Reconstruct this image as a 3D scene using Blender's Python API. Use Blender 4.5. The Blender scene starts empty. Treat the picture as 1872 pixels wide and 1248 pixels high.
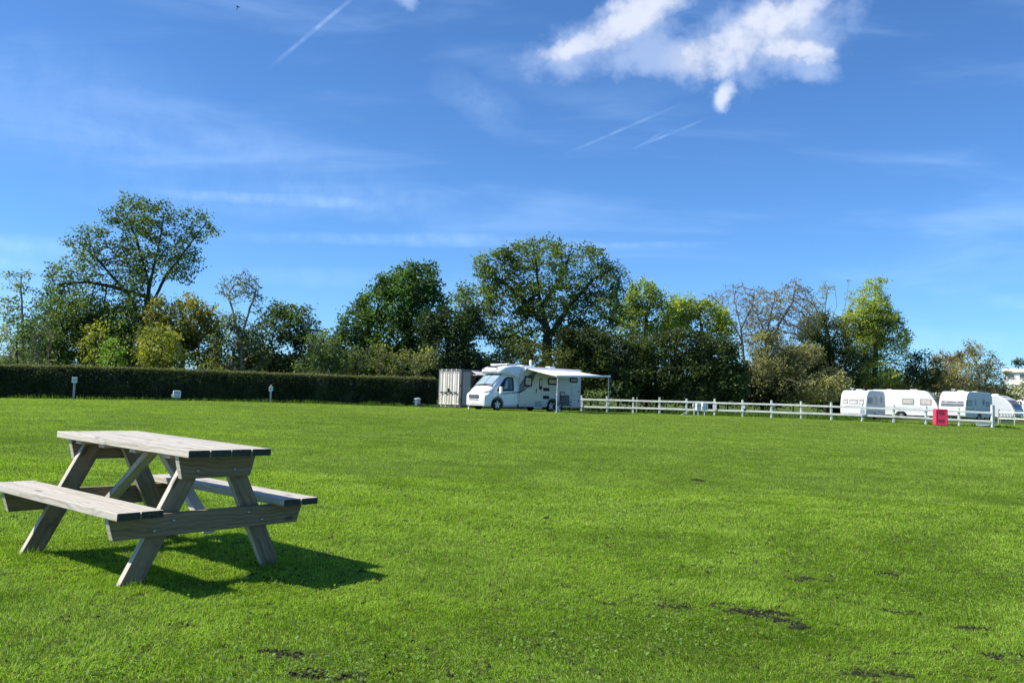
import bpy, bmesh, math, random
import numpy as np
from mathutils import Vector, Matrix
rad = math.radians
random.seed(4); RNG = np.random.default_rng(11)
S = bpy.context.scene
C = S.collection

# ------------------------------------------------------------------ camera
EYE, PITCH, ROLL, F = 1.32, rad(3.55), rad(1.70), 1600.9   # F in pixels of a 1872 wide picture
cam_d = bpy.data.cameras.new('camera'); cam = bpy.data.objects.new('camera', cam_d); C.objects.link(cam)
cam_d.sensor_width = 36; cam_d.lens = F / 1872 * 36; cam_d.clip_end = 3000; cam_d.clip_start = .05
cam.matrix_world = Matrix.Translation((0, 0, EYE)) @ Matrix.Rotation(math.pi/2 + PITCH, 4, 'X') @ Matrix.Rotation(ROLL, 4, 'Z')
S.camera = cam
S.render.resolution_x, S.render.resolution_y = 1024, 682
S.view_settings.view_transform = 'Standard'; S.view_settings.look = 'None'
S.view_settings.exposure = 1.0; S.view_settings.gamma = 1
S.cycles.max_bounces = 6; S.cycles.diffuse_bounces = 3; S.cycles.transmission_bounces = 4; S.cycles.transparent_max_bounces = 6

# ------------------------------------------------------------------ sun and sky
SUN_EL, SUN_AZ = rad(45), rad(-98)       # azimuth from +Y, negative = to the left
to_sun = Vector((math.sin(SUN_AZ)*math.cos(SUN_EL), math.cos(SUN_AZ)*math.cos(SUN_EL), math.sin(SUN_EL)))
sd = bpy.data.lights.new('sun', 'SUN'); sun = bpy.data.objects.new('sun', sd); C.objects.link(sun)
sd.energy = 3.7; sd.angle = rad(.53); sd.color = (1.0, .945, .85)
sun.rotation_euler = to_sun.to_track_quat('Z', 'Y').to_euler()

def ray(px, py):
    """world direction through a pixel of the photograph, scaled to y = 1"""
    x, y = px - 936, py - 624
    c, s = math.cos(-ROLL), math.sin(-ROLL)
    x, y = x*c - y*s, x*s + y*c
    a = PITCH; x /= F; y /= F
    v = Vector((x, math.cos(a) + y*math.sin(a), math.sin(a) - y*math.cos(a)))
    return v / v.y
def at(px, py, d):
    return Vector((0, 0, EYE)) + ray(px, py)*d
def topx(p):
    X, Y, Z = p[0], p[1], p[2] - EYE
    a = PITCH
    dd = Y*math.cos(a) + Z*math.sin(a); u = -Y*math.sin(a) + Z*math.cos(a)
    x = F*X/dd; y = -F*u/dd
    c, s = math.cos(ROLL), math.sin(ROLL)
    return 936 + x*c - y*s, 624 + x*s + y*c

W = bpy.data.worlds.new('World'); S.world = W; W.use_nodes = True
nt = W.node_tree; nt.nodes.clear()
class NG:
    """small helper that chains maths nodes"""
    def __init__(s, nt): s.nt = nt
    def link(s, a, b): s.nt.links.new(a, b)
    def _in(s, sock, v):
        if isinstance(v, bpy.types.NodeSocket): s.nt.links.new(v, sock)
        elif v is not None: sock.default_value = v
    def m(s, op, a, b=None, c=None, clamp=False):
        n = s.nt.nodes.new('ShaderNodeMath'); n.operation = op; n.use_clamp = clamp
        s._in(n.inputs[0], a); s._in(n.inputs[1], b)
        if c is not None: s._in(n.inputs[2], c)
        return n.outputs[0]
    def v(s, op, a, b=None, out=0):
        n = s.nt.nodes.new('ShaderNodeVectorMath'); n.operation = op
        s._in(n.inputs[0], a); s._in(n.inputs[1], b)
        return n.outputs[out]
    def noise(s, vec, scale, detail=4, rough=.55, out='Fac', dist=0):
        n = s.nt.nodes.new('ShaderNodeTexNoise'); s._in(n.inputs['Vector'], vec)
        n.inputs['Scale'].default_value = scale; n.inputs['Detail'].default_value = detail
        n.inputs['Roughness'].default_value = rough; n.inputs['Distortion'].default_value = dist
        return n.outputs[out]
    def ramp(s, fac, stops, interp='LINEAR'):
        n = s.nt.nodes.new('ShaderNodeValToRGB'); s._in(n.inputs[0], fac)
        e = n.color_ramp.elements; n.color_ramp.interpolation = interp
        while len(e) < len(stops): e.new(.5)
        for k, (p, c) in enumerate(stops):
            e[k].position = p; e[k].color = (*c, 1) if len(c) == 3 else c
        return n.outputs[0]
    def mix(s, fac, a, b, mode='MIX'):
        n = s.nt.nodes.new('ShaderNodeMix'); n.data_type = 'RGBA'; n.blend_type = mode
        s._in(n.inputs[0], fac)
        for sock, v in ((n.inputs[6], a), (n.inputs[7], b)):
            s._in(sock, (*v, 1) if isinstance(v, tuple) and len(v) == 3 else v)
        return n.outputs[2]
    def smooth(s, x, a, b):
        n = s.nt.nodes.new('ShaderNodeMapRange'); n.interpolation_type = 'SMOOTHSTEP'
        s._in(n.inputs[0], x); n.inputs[1].default_value = a; n.inputs[2].default_value = b
        return n.outputs[0]

def build_world():
    g = NG(nt)
    out = nt.nodes.new('ShaderNodeOutputWorld'); bg = nt.nodes.new('ShaderNodeBackground')
    sky = nt.nodes.new('ShaderNodeTexSky'); sky.sky_type = 'NISHITA'; sky.sun_disc = False
    sky.sun_elevation = SUN_EL; sky.sun_rotation = SUN_AZ; sky.altitude = 0
    sky.air_density = .8; sky.dust_density = .4; sky.ozone_density = 3.0
    tc = nt.nodes.new('ShaderNodeTexCoord'); d = tc.outputs['Generated']
    e = rad(14)
    Fv, Rv, Uv = (0, math.cos(e), math.sin(e)), (1, 0, 0), (0, -math.sin(e), math.cos(e))
    fz = g.v('DOT_PRODUCT', d, Fv, 1); fz = g.m('MAXIMUM', fz, .05)
    u = g.m('DIVIDE', g.v('DOT_PRODUCT', d, Rv, 1), fz)
    v = g.m('DIVIDE', g.v('DOT_PRODUCT', d, Uv, 1), fz)
    def uv(px, py):
        r = ray(px, py); f = r.dot(Vector(Fv)); return r.dot(Vector(Rv))/f, r.dot(Vector(Uv))/f
    cb = nt.nodes.new('ShaderNodeCombineXYZ'); g.link(u, cb.inputs[0]); g.link(v, cb.inputs[1]); P = cb.outputs[0]
    K = 1/F
    # warp the cloud outlines so that they fray
    n1 = g.noise(P, 9, 6, .62, 'Color'); w1 = g.v('SUBTRACT', n1, (.5, .5, .5))
    ws = nt.nodes.new('ShaderNodeVectorMath'); ws.operation = 'SCALE'; g.link(w1, ws.inputs[0]); ws.inputs[3].default_value = .075
    Pw = g.v('ADD', P, ws.outputs[0])
    def blob(px, py, rx, ry, ang, amp=1.0, src=None):
        cx, cy = uv(px, py)
        q = g.v('SUBTRACT', src or Pw, (cx, cy, 0))
        a = rad(ang)
        x = g.m('DIVIDE', g.v('DOT_PRODUCT', q, (math.cos(a), math.sin(a), 0), 1), rx*K)
        y = g.m('DIVIDE', g.v('DOT_PRODUCT', q, (-math.sin(a), math.cos(a), 0), 1), ry*K)
        r2 = g.m('ADD', g.m('MULTIPLY', x, x), g.m('MULTIPLY', y, y))
        return g.m('MULTIPLY', g.m('SUBTRACT', 1, r2), amp)
    def union(bs):
        r = bs[0]
        for b in bs[1:]: r = g.m('MAXIMUM', r, b)
        return r
    thick = union([blob(1128, 48, 135, 36, 29), blob(1042, 92, 62, 24, 8), blob(1340, 88, 128, 48, 14), blob(1425, 34, 105, 38, 27),
                   blob(1455, 98, 72, 30, -10), blob(1180, 4, 90, 26, 12), blob(1324, 166, 25, 38, -22)])
    thin = union([blob(1215, 108, 160, 40, 3, 1.1), blob(1100, 80, 140, 50, 20, .8), blob(1400, 70, 150, 70, 14, .8), blob(737, 4, 20, 16, 0, .5),
                  blob(1420, 122, 110, 26, -8, .7)])
    fine = g.noise(P, 26, 7, .6); fine2 = g.m('SUBTRACT', fine, .5)
    mt = g.m('MULTIPLY', g.smooth(g.m('ADD', thick, g.m('MULTIPLY', fine2, 2.6)), -.40, 1.15), .90)
    mn = g.m('MULTIPLY', g.smooth(g.m('ADD', thin, g.m('MULTIPLY', fine2, 2.4)), -.5, 1.0), .62)
    cov = g.m('MAXIMUM', mt, mn, clamp=True)
    dens = g.smooth(g.m('ADD', thick, g.m('MULTIPLY', g.m('SUBTRACT', g.noise(P, 12, 5, .55), .5), 1.6)), -.2, .95)
    # wispy cirrus bands
    def streak(px0, py0, px1, py1, wd, amp, brk=0.0, soft=None):
        a = Vector(uv(px0, py0)); b = Vector(uv(px1, py1)); m = (a+b)/2; L = (b-a).length/2; t = (b-a).normalized()
        q = g.v('SUBTRACT', P, (m.x, m.y, 0))
        x = g.m('DIVIDE', g.v('DOT_PRODUCT', q, (t.x, t.y, 0), 1), L)
        y = g.m('DIVIDE', g.v('DOT_PRODUCT', q, (-t.y, t.x, 0), 1), wd*K)
        if soft:   # wander
            y = g.m('ADD', y, g.m('MULTIPLY', g.m('SUBTRACT', g.noise(q, 7, 3, .5), .5), soft))
        e1 = g.m('SUBTRACT', 1, g.m('MULTIPLY', y, y), clamp=True)
        e2 = g.m('SUBTRACT', 1, g.m('MULTIPLY', x, x), clamp=True)
        r = g.m('MULTIPLY', g.m('MULTIPLY', e1, e2), amp)
        if brk: r = g.m('MULTIPLY', r, g.smooth(g.noise(P, 45, 3, .6), .5-brk, .5+brk))
        return r
    st = [streak(670, -25, 488, 128, 4.5, .42, .35), streak(1250, 188, 1028, 284, 3.2, .30, .4), streak(1300, 214, 1155, 273, 3.0, .28, .3),
          streak(1215, 240, 1157, 273, 2.6, .2, .4),
          streak(270, 352, 720, 378, 11, .34, .5, 3), streak(60, 355, 900, 380, 30, .16, .6, 3), streak(380, 432, 1150, 446, 13, .30, .5, 2.5),
          streak(960, 452, 1300, 447, 7, .24, .4, 1.5),
          streak(780, 135, 960, 235, 34, .20, .5, 2), streak(-160, 430, 260, 470, 22, .30, .6, 2), streak(-150, 460, 170, 500, 14, .26, .5, 2),
          streak(380, 500, 760, 515, 20, .20, .6, 2), streak(350, 250, 900, 410, 50, .12, .6, 2), streak(-200, 100, 420, 240, 90, .14, .7, 2),
          streak(-100, 250, 600, 330, 60, .12, .7, 2), streak(1780, 545, 2000, 560, 16, .22, .5, 2), streak(1600, 600, 1950, 640, 20, .16, .6, 2)]
    s = st[0]
    for b in st[1:]: s = g.m('ADD', s, b)
    sp = nt.nodes.new('ShaderNodeMapping'); g.link(P, sp.inputs[0]); sp.inputs['Scale'].default_value = (1.2, 7, 1); sp.inputs['Rotation'].default_value = (0, 0, rad(9))
    veil = g.m('MULTIPLY', g.smooth(g.noise(sp.outputs[0], 2.2, 6, .55, dist=.4), .45, .85), .20)
    s = g.m('ADD', g.m('MULTIPLY', s, .62), veil, clamp=True)
    front = g.smooth(g.v('DOT_PRODUCT', d, Fv, 1), .15, .4)
    hs = nt.nodes.new('ShaderNodeHueSaturation'); hs.inputs['Saturation'].default_value = 1.0; g.link(g.mix(1.0, sky.outputs[0], (.45, .72, .98), 'MULTIPLY'), hs.inputs['Color'])
    col = g.mix(g.m('MULTIPLY', s, front), hs.outputs[0], (5.0, 6.6, 9.0))
    ccol = g.mix(dens, (2.9, 3.7, 5.4), (4.45, 4.75, 5.5))
    col = g.mix(g.m('MULTIPLY', cov, front), col, ccol)
    g.link(col, bg.inputs[0]); bg.inputs[1].default_value = SKY_STRENGTH
    g.link(bg.outputs[0], out.inputs[0])
SKY_STRENGTH = .096
build_world()

# ------------------------------------------------------------------ terrain height
def _lin(px, py, d): p = at(px, py, d); return (p.x, p.y, p.z)
_ctrl = [(0, 0, 0), (-2.54, 6.35, .085), (-2.0, 5.3, .06), (3, 6, -.06), (-6, 8, .16), (0, 20, .06), (-12, 22, .22), (12, 22, -.05), (0, 38, .26), (24, 40, .1), (-22, 38, .34),
         _lin(0, 727, 49), _lin(400, 733, 52.5), _lin(757, 743, 56.5), _lin(909, 749.8, 52.5), _lin(1066, 752.5, 60), _lin(1330, 760.5, 56.5),
         _lin(1602, 771, 53.6), _lin(1816, 781, 51.8), _lin(1580, 766, 76), _lin(1800, 769.5, 76), (0, 100, .5), (55, 100, .4), (-55, 100, .8), (-38, 62, .6), (-20, -15, .1), (20, -15, -.1)]
_cp = np.array(_ctrl)
def _phi(r2): return .5*r2*np.log(r2 + 1e-9)
_n = len(_cp)
_A = np.zeros((_n+3, _n+3)); _dd = ((_cp[:, None, :2] - _cp[None, :, :2])**2).sum(-1)
_A[:_n, :_n] = _phi(_dd) + np.eye(_n)*1.0; _A[:_n, _n:] = np.c_[np.ones(_n), _cp[:, :2]]; _A[_n:, :_n] = _A[:_n, _n:].T
_wt = np.linalg.solve(_A, np.r_[_cp[:, 2], 0, 0, 0])
def tz(x, y):
    x = np.asarray(x, float); y = np.asarray(y, float)
    xc = np.clip(x, -60, 60); yc = np.clip(y, -20, 100)
    z = _wt[_n] + _wt[_n+1]*xc + _wt[_n+2]*yc
    for k in range(_n): z = z + _wt[k]*_phi((xc-_cp[k, 0])**2 + (yc-_cp[k, 1])**2)
    t = np.clip((y - 105)/45, 0, 1)*np.clip((x - 50)/30, 0, 1)
    return z + 4.6*t*t*(3-2*t)
def gz(x, y): return float(tz(x, y))
def gp(px, d):
    """point on the ground at distance d in the column px"""
    X = (px-936)/F*d
    for _ in range(5):
        z = gz(X, d); X += (px - topx((X, d, z))[0])*d/F
    return Vector((X, d, gz(X, d)))

# value noise for numpy
def vnoise(x, y, s, seed=0, oct=3):
    r = np.zeros(np.shape(x)); amp = 1; tot = 0
    for o in range(oct):
        g = np.random.default_rng(seed*17+o).random((256, 256))
        X = np.asarray(x)*s*2**o + 1000.3; Y = np.asarray(y)*s*2**o + 1000.7
        xi = np.floor(X).astype(int); yi = np.floor(Y).astype(int); fx = X-xi; fy = Y-yi
        fx = fx*fx*(3-2*fx); fy = fy*fy*(3-2*fy); xi &= 255; yi &= 255; x1 = (xi+1) & 255; y1 = (yi+1) & 255
        r = r + amp*(g[xi, yi]*(1-fx)*(1-fy)+g[x1, yi]*fx*(1-fy)+g[xi, y1]*(1-fx)*fy+g[x1, y1]*fx*fy); tot += amp; amp *= .5
    return r/tot

# ------------------------------------------------------------------ materials
M = {}
def newmat(name):
    m = bpy.data.materials.new(name); m.use_nodes = True; t = m.node_tree; b = t.nodes['Principled BSDF']; M[name] = m
    return m, t, b, NG(t)
def plain(name, col, rough=.6, metal=0, var=.12, scale=3, bump=0.0, spec=.5, coat=0, dirt=0.0):
    m, t, b, g = newmat(name)
    tc = t.nodes.new('ShaderNodeTexCoord')
    n = g.noise(tc.outputs['Object'], scale, 5, .6)
    a = tuple(c*(1-var) for c in col); c2 = tuple(min(1, c*(1+var)) for c in col)
    c = g.ramp(n, [(.3, a), (.7, c2)])
    if dirt:
        n2 = g.noise(tc.outputs['Object'], scale*.6, 7, .7)
        c = g.mix(g.m('MULTIPLY', g.smooth(n2, .5, .75), dirt), c, (.16, .15, .11))
    g.link(c, b.inputs['Base Color']); b.inputs['Roughness'].default_value = rough; b.inputs['Metallic'].default_value = metal
    b.inputs['Specular IOR Level'].default_value = spec; b.inputs['Coat Weight'].default_value = coat
    if bump:
        bp = t.nodes.new('ShaderNodeBump'); bp.inputs['Strength'].default_value = bump; bp.inputs['Distance'].default_value = .01
        g.link(g.noise(tc.outputs['Object'], scale*8, 4, .6), bp.inputs['Height']); g.link(bp.outputs[0], b.inputs['Normal'])
    return m
def leafmat(name, transl=.35, rough=.5, spec=.25, tb=1.5):
    m, t, b, g = newmat(name)
    at_ = t.nodes.new('ShaderNodeAttribute'); at_.attribute_name = 'Col'
    g.link(at_.outputs['Color'], b.inputs['Base Color']); b.inputs['Roughness'].default_value = rough; b.inputs['Specular IOR Level'].default_value = spec
    tr = t.nodes.new('ShaderNodeBsdfTranslucent')
    c = g.mix(1.0, at_.outputs['Color'], (tb, tb*1.08, tb*.5), 'MULTIPLY'); g.link(c, tr.inputs[0])
    mx = t.nodes.new('ShaderNodeMixShader'); mx.inputs[0].default_value = transl
    g.link(b.outputs[0], mx.inputs[1]); g.link(tr.outputs[0], mx.inputs[2]); g.link(mx.outputs[0], t.nodes['Material Output'].inputs[0])
    return m
leafmat('leaf', .40); leafmat('soil_crumb', .0, .95, .05); leafmat('grass', .45, .6, .15, 1.3)

def woodmat(name, dark, mid, light, stain=(.05, .055, .04), ends=False):
    m, t, b, g = newmat(name)
    tc = t.nodes.new('ShaderNodeTexCoord'); ua = t.nodes.new('ShaderNodeAttribute'); ua.attribute_name = 'grain'   # along, across, depth in metres
    P = ua.outputs['Vector']
    mp = t.nodes.new('ShaderNodeMapping'); g.link(P, mp.inputs[0]); mp.inputs['Scale'].default_value = (1.2, 34, 34)
    warp = g.noise(P, 2.6, 3, .5, 'Color')
    wv = t.nodes.new('ShaderNodeVectorMath'); wv.operation = 'SCALE'; g.link(g.v('SUBTRACT', warp, (.5, .5, .5)), wv.inputs[0]); wv.inputs[3].default_value = .9
    Q = g.v('ADD', mp.outputs[0], wv.outputs[0])
    grain = g.noise(Q, 1.0, 5, .6); fine = g.noise(Q, 6, 3, .7)
    mp2 = t.nodes.new('ShaderNodeMapping'); g.link(P, mp2.inputs[0]); mp2.inputs['Scale'].default_value = (.55, 7, 7)
    wav = t.nodes.new('ShaderNodeTexWave'); wav.wave_type = 'RINGS'; wav.rings_direction = 'SPHERICAL'; g.link(g.v('ADD', mp2.outputs[0], wv.outputs[0]), wav.inputs[0])
    wav.inputs['Scale'].default_value = 1.5; wav.inputs['Distortion'].default_value = 2.5; wav.inputs['Detail'].default_value = 3
    f = g.m('ADD', g.m('MULTIPLY', grain, .55), g.m('ADD', g.m('MULTIPLY', fine, .32), g.m('MULTIPLY', wav.outputs['Fac'], .13)))
    c = g.ramp(f, [(.28, dark), (.5, mid), (.72, light)])
    # knots
    vo = t.nodes.new('ShaderNodeTexVoronoi'); mp3 = t.nodes.new('ShaderNodeMapping'); g.link(P, mp3.inputs[0]); mp3.inputs['Scale'].default_value = (2.6, 7, 7)
    g.link(mp3.outputs[0], vo.inputs['Vector']); vo.inputs['Scale'].default_value = 1.0
    kn = g.m('SUBTRACT', 1, g.smooth(vo.outputs['Distance'], .07, .17))
    c = g.mix(g.m('MULTIPLY', kn, .75), c, tuple(x*.35 for x in dark))
    st = g.smooth(g.noise(P, 5, 6, .65), .56, .72)
    c = g.mix(g.m('MULTIPLY', st, .55), c, stain)
    mc = t.nodes.new('ShaderNodeMapping'); g.link(P, mc.inputs[0]); mc.inputs['Scale'].default_value = (1.4, 90, 90)
    c = g.mix(g.m('MULTIPLY', g.smooth(g.noise(mc.outputs[0], 1.0, 3, .5), .66, .72), .7), c, tuple(x*.3 for x in dark))
    g.link(c, b.inputs['Base Color']); b.inputs['Roughness'].default_value = .75; b.inputs['Specular IOR Level'].default_value = .3
    bp = t.nodes.new('ShaderNodeBump'); bp.inputs['Strength'].default_value = .5; bp.inputs['Distance'].default_value = .004
    g.link(f, bp.inputs['Height']); g.link(bp.outputs[0], b.inputs['Normal'])
    return m
woodmat('wood_lit_tone', (.30, .26, .20), (.49, .445, .37), (.61, .565, .485), stain=(.20, .17, .13))  # timber in its pale tone, sunlight on leg and beam edges included
woodmat('wood_shade_tone', (.13, .088, .052), (.235, .17, .105), (.32, .245, .16))  # same timber painted darker, to hold the shade on broad faces
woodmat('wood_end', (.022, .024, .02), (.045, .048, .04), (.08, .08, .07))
plain('bolt_metal', (.45, .45, .43), .35, .9)
plain('white_paint', (.80, .81, .80), .35, 0, .03, 2, coat=.3)
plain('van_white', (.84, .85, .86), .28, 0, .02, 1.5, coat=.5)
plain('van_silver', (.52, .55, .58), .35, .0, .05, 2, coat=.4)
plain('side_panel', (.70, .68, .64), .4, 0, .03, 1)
plain('dark_trim', (.015, .017, .022), .5, 0, .2, spec=.25)
plain('grey_graphic', (.16, .17, .19), .4, 0, .15)
plain('light_graphic', (.42, .46, .50), .4, 0, .1)
plain('black_plastic', (.015, .015, .017), .5)
plain('tyre_rubber', (.02, .02, .02), .8, 0, .2)
plain('alloy', (.62, .63, .65), .3, .7, .05)
plain('lamp_glass', (.30, .33, .36), .12, .1, .2, 8)
plain('orange_lens', (.5, .18, .03), .3)
plain('curtain', (.55, .52, .46), .8, 0, .25, 5)
plain('screen_cover', (.30, .40, .44), .25, .1, .18, 1.6, spec=.8)
plain('window_blue', (.13, .20, .25), .12, .1, .5, 3, spec=.8)
plain('blue_glass', (.06, .16, .38), .15, .1, .35, 3, spec=.8)
plain('window_dark', (.10, .11, .12), .15, .1, .5, 3, spec=.8)
plain('awning_fabric', (.68, .68, .68), .7, 0, .06, 2)
plain('pole_white', (.72, .73, .74), .35, .3)
plain('container_door', (.70, .69, .63), .55, 0, .06, 2.5, .15, dirt=.12)
plain('container_side', (.36, .39, .39), .6, 0, .12, 2, .3, dirt=.35)
plain('container_frame', (.10, .115, .13), .6, 0, .2, 3)
plain('fence_paint', (.66, .68, .61), .6, 0, .14, 3, .2, dirt=.45)
plain('grey_post', (.38, .38, .35), .8, 0, .25, 6, .3)
plain('sign_white', (.74, .76, .74), .5, 0, .06)
plain('ink', (.05, .06, .07), .6)
plain('grey_ink', (.26, .29, .30), .6)
plain('pink_plastic', (.72, .045, .11), .45, 0, .06, 4)
plain('pink_dark', (.20, .015, .03), .6)
plain('bin_plastic', (.46, .50, .47), .55, 0, .08)
plain('green_plastic', (.03, .20, .13), .5)
plain('chair_grey', (.16, .17, .19), .8, 0, .15)
plain('blue_black', (.02, .025, .04), .6)
plain('cream_wall', (.72, .70, .60), .6, 0, .06, .6)
plain('roof_grey', (.18, .18, .19), .7)
plain('bird_dark', (.03, .035, .05), .7)
plain('van_seam', (.35, .38, .41), .5)
def barkmat(name, a, b_):
    m, t, b, g = newmat(name); tc = t.nodes.new('ShaderNodeTexCoord'); mp = t.nodes.new('ShaderNodeMapping'); g.link(tc.outputs['Object'], mp.inputs[0]); mp.inputs['Scale'].default_value = (1, 1, .3)
    g.link(g.ramp(g.noise(mp.outputs[0], 5, 6, .7), [(.3, a), (.7, b_)]), b.inputs['Base Color']); b.inputs['Roughness'].default_value = .9; b.inputs['Specular IOR Level'].default_value = .15
barkmat('bark', (.035, .03, .022), (.09, .078, .06)); barkmat('bark_grey', (.15, .13, .105), (.30, .265, .22))
def groundmat():
    m, t, b, g = newmat('lawn_soil'); tc = t.nodes.new('ShaderNodeTexCoord'); P = tc.outputs['Object']
    big = g.noise(P, .12, 4, .55); mid = g.noise(P, 1.6, 5, .6); fine = g.noise(P, 30, 5, .7)
    c1 = g.mix(g.smooth(big, .35, .65), (.10, .155, .018), (.13, .19, .026))
    c2 = g.mix(g.m('MULTIPLY', g.smooth(mid, .35, .7), .5), c1, (.065, .10, .012))
    c3 = g.mix(g.smooth(fine, .3, .7), (.035, .05, .012), c2)
    g.link(c3, b.inputs['Base Color']); b.inputs['Roughness'].default_value = 1; b.inputs['Specular IOR Level'].default_value = .1
    bp = t.nodes.new('ShaderNodeBump'); bp.inputs['Strength'].default_value = .8; bp.inputs['Distance'].default_value = .03
    g.link(fine, bp.inputs['Height']); g.link(bp.outputs[0], b.inputs['Normal'])
groundmat()

# ------------------------------------------------------------------ mesh helpers
def tag(o, label=None, cat=None, group=None, kind=None):
    if label: o['label'] = label
    if cat: o['category'] = cat
    if group: o['group'] = group
    if kind: o['kind'] = kind
    return o
def empty(name, loc, rz=0, label=None, cat=None, group=None):
    o = bpy.data.objects.new(name, None); C.objects.link(o); o.location = loc; o.rotation_euler = (0, 0, rz); o.empty_display_size = .2
    return tag(o, label, cat, group)
class MB:
    def __init__(s): s.v = []; s.f = []; s.mi = []; s.gr = []
    def add(s, vs, fs, mi=0, gr=None):
        k = len(s.v); s.v += [tuple(p) for p in vs]; s.f += [tuple(i+k for i in f) for f in fs]; s.mi += [mi]*len(fs)
        s.gr += [tuple(p) for p in (gr if gr is not None else vs)]
        return s
    def box(s, c, size, rot=None, mi=0):
        x, y, z = [a/2 for a in size]; vs = [Vector((i*x, j*y, k*z)) for i in (-1, 1) for j in (-1, 1) for k in (-1, 1)]
        if rot is not None: vs = [rot @ v for v in vs]
        vs = [v + Vector(c) for v in vs]
        return s.add(vs, [(0, 1, 3, 2), (4, 6, 7, 5), (0, 4, 5, 1), (2, 3, 7, 6), (0, 2, 6, 4), (1, 5, 7, 3)], mi)
    def board(s, p0, p1, width, thick, side, cut=None, endmi=0, mi=0, ext=(0, 0)):
        """timber from p0 to p1; SIDE = direction of its width; each board gets grain coordinates of its own"""
        p0 = Vector(p0); p1 = Vector(p1); a = (p1-p0); L = a.length; a.normalize(); w = Vector(side); w = (w - a*w.dot(a)).normalized(); t = a.cross(w)
        off = Vector((random.uniform(0, 50), random.uniform(0, 50), random.uniform(0, 50)))
        vs, gr = [], []
        for i, (p, e) in enumerate(((p0, -1), (p1, 1))):
            for j in (-1, 1):
                for k in (-1, 1):
                    q = p + w*(j*width/2) + t*(k*thick/2)
                    if cut is not None and cut[i] is not None:      # slide along the board to a cutting plane
                        co, no = cut[i]; q = q + a*((Vector(co)-q).dot(Vector(no))/a.dot(Vector(no)))
                    vs.append(q); gr.append(off + Vector(((q-p0).dot(a), j*width/2, k*thick/2)))
        n = len(s.mi)
        s.add(vs, [(0, 1, 3, 2), (4, 6, 7, 5), (0, 4, 5, 1), (2, 3, 7, 6), (0, 2, 6, 4), (1, 5, 7, 3)], mi, gr)
        s.mi[n] = endmi; s.mi[n+1] = endmi
        return s
    def cyl(s, p0, p1, r0, r1=None, n=10, cap=True, mi=0):
        r1 = r0 if r1 is None else r1; p0 = Vector(p0); p1 = Vector(p1); a = (p1-p0).normalized()
        u = a.cross(Vector((0, 0, 1)) if abs(a.z) < .9 else Vector((1, 0, 0))).normalized(); w = a.cross(u)
        vs = [p + (u*math.cos(2*math.pi*i/n) + w*math.sin(2*math.pi*i/n))*r for p, r in ((p0, r0), (p1, r1)) for i in range(n)]
        fs = [(i, i+n, (i+1) % n + n, (i+1) % n) for i in range(n)]
        if cap: fs += [tuple(range(n)), tuple(range(2*n-1, n-1, -1))]
        return s.add(vs, fs, mi)
    def tube(s, pts, r, n=8, mi=0):
        for a, b in zip(pts, pts[1:]): s.cyl(a, b, r, r, n, True, mi)
        return s
    def lathe(s, prof, n=20, c=(0, 0, 0), mi=0):
        vs = [(c[0]+r*math.cos(2*math.pi*i/n), c[1]+r*math.sin(2*math.pi*i/n), c[2]+z) for r, z in prof for i in range(n)]
        fs = [(j*n+i, j*n+(i+1) % n, (j+1)*n+(i+1) % n, (j+1)*n+i) for j in range(len(prof)-1) for i in range(n)]
        fs += [tuple(range(n-1, -1, -1)), tuple(range((len(prof)-1)*n, len(prof)*n))]
        return s.add(vs, fs, mi)
    def prism(s, poly, axis, a, b, mi=0):
        """polygon in the two other axes extruded from a to b along AXIS (0,1,2)"""
        def P(u, v, w): return {0: (w, u, v), 1: (u, w, v), 2: (u, v, w)}[axis]
        n = len(poly); vs = [P(*q, a) for q in poly] + [P(*q, b) for q in poly]
        return s.add(vs, [tuple(range(n-1, -1, -1)), tuple(range(n, 2*n))] + [(i, (i+1) % n, (i+1) % n+n, i+n) for i in range(n)], mi)
    def loft(s, rings, closed=True, caps=True, mi=0):
        n = len(rings[0]); vs = [p for r in rings for p in r]; fs = []
        for j in range(len(rings)-1):
            for i in range(n if closed else n-1): fs.append((j*n+i, j*n+(i+1) % n, (j+1)*n+(i+1) % n, (j+1)*n+i))
        if caps: fs += [tuple(range(n-1, -1, -1)), tuple(range((len(rings)-1)*n, len(rings)*n))]
        return s.add(vs, fs, mi)
    def build(s, name, mats, parent=None, bevel=0, smooth=False, seg=2, solid=0, label=None):
        me = bpy.data.meshes.new(name); me.from_pydata(s.v, [], s.f)
        for m in (mats if isinstance(mats, (list, tuple)) else [mats]): me.materials.append(M[m])
        me.polygons.foreach_set('material_index', s.mi)
        bm = bmesh.new(); bm.from_mesh(me); bmesh.ops.recalc_face_normals(bm, faces=bm.faces); bm.to_mesh(me); bm.free()
        if any(m.startswith('wood') for m in (mats if isinstance(mats, (list, tuple)) else [mats])):
            at_ = me.attributes.new('grain', 'FLOAT_VECTOR', 'POINT'); at_.data.foreach_set('vector', np.array(s.gr, 'f').ravel())
        if smooth: me.polygons.foreach_set('use_smooth', [True]*len(me.polygons))
        o = bpy.data.objects.new(name, me); C.objects.link(o)
        if parent: o.parent = parent
        if bevel:
            b = o.modifiers.new('b', 'BEVEL'); b.width = bevel; b.segments = seg; b.limit_method = 'ANGLE'; b.angle_limit = rad(35)
            if smooth: b.harden_normals = False
        if label: o['label'] = label
        return o
def smooth_by_angle(o, ang=40):
    me = o.data; me.polygons.foreach_set('use_smooth', [True]*len(me.polygons)); me.set_sharp_from_angle(angle=rad(ang))
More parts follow.
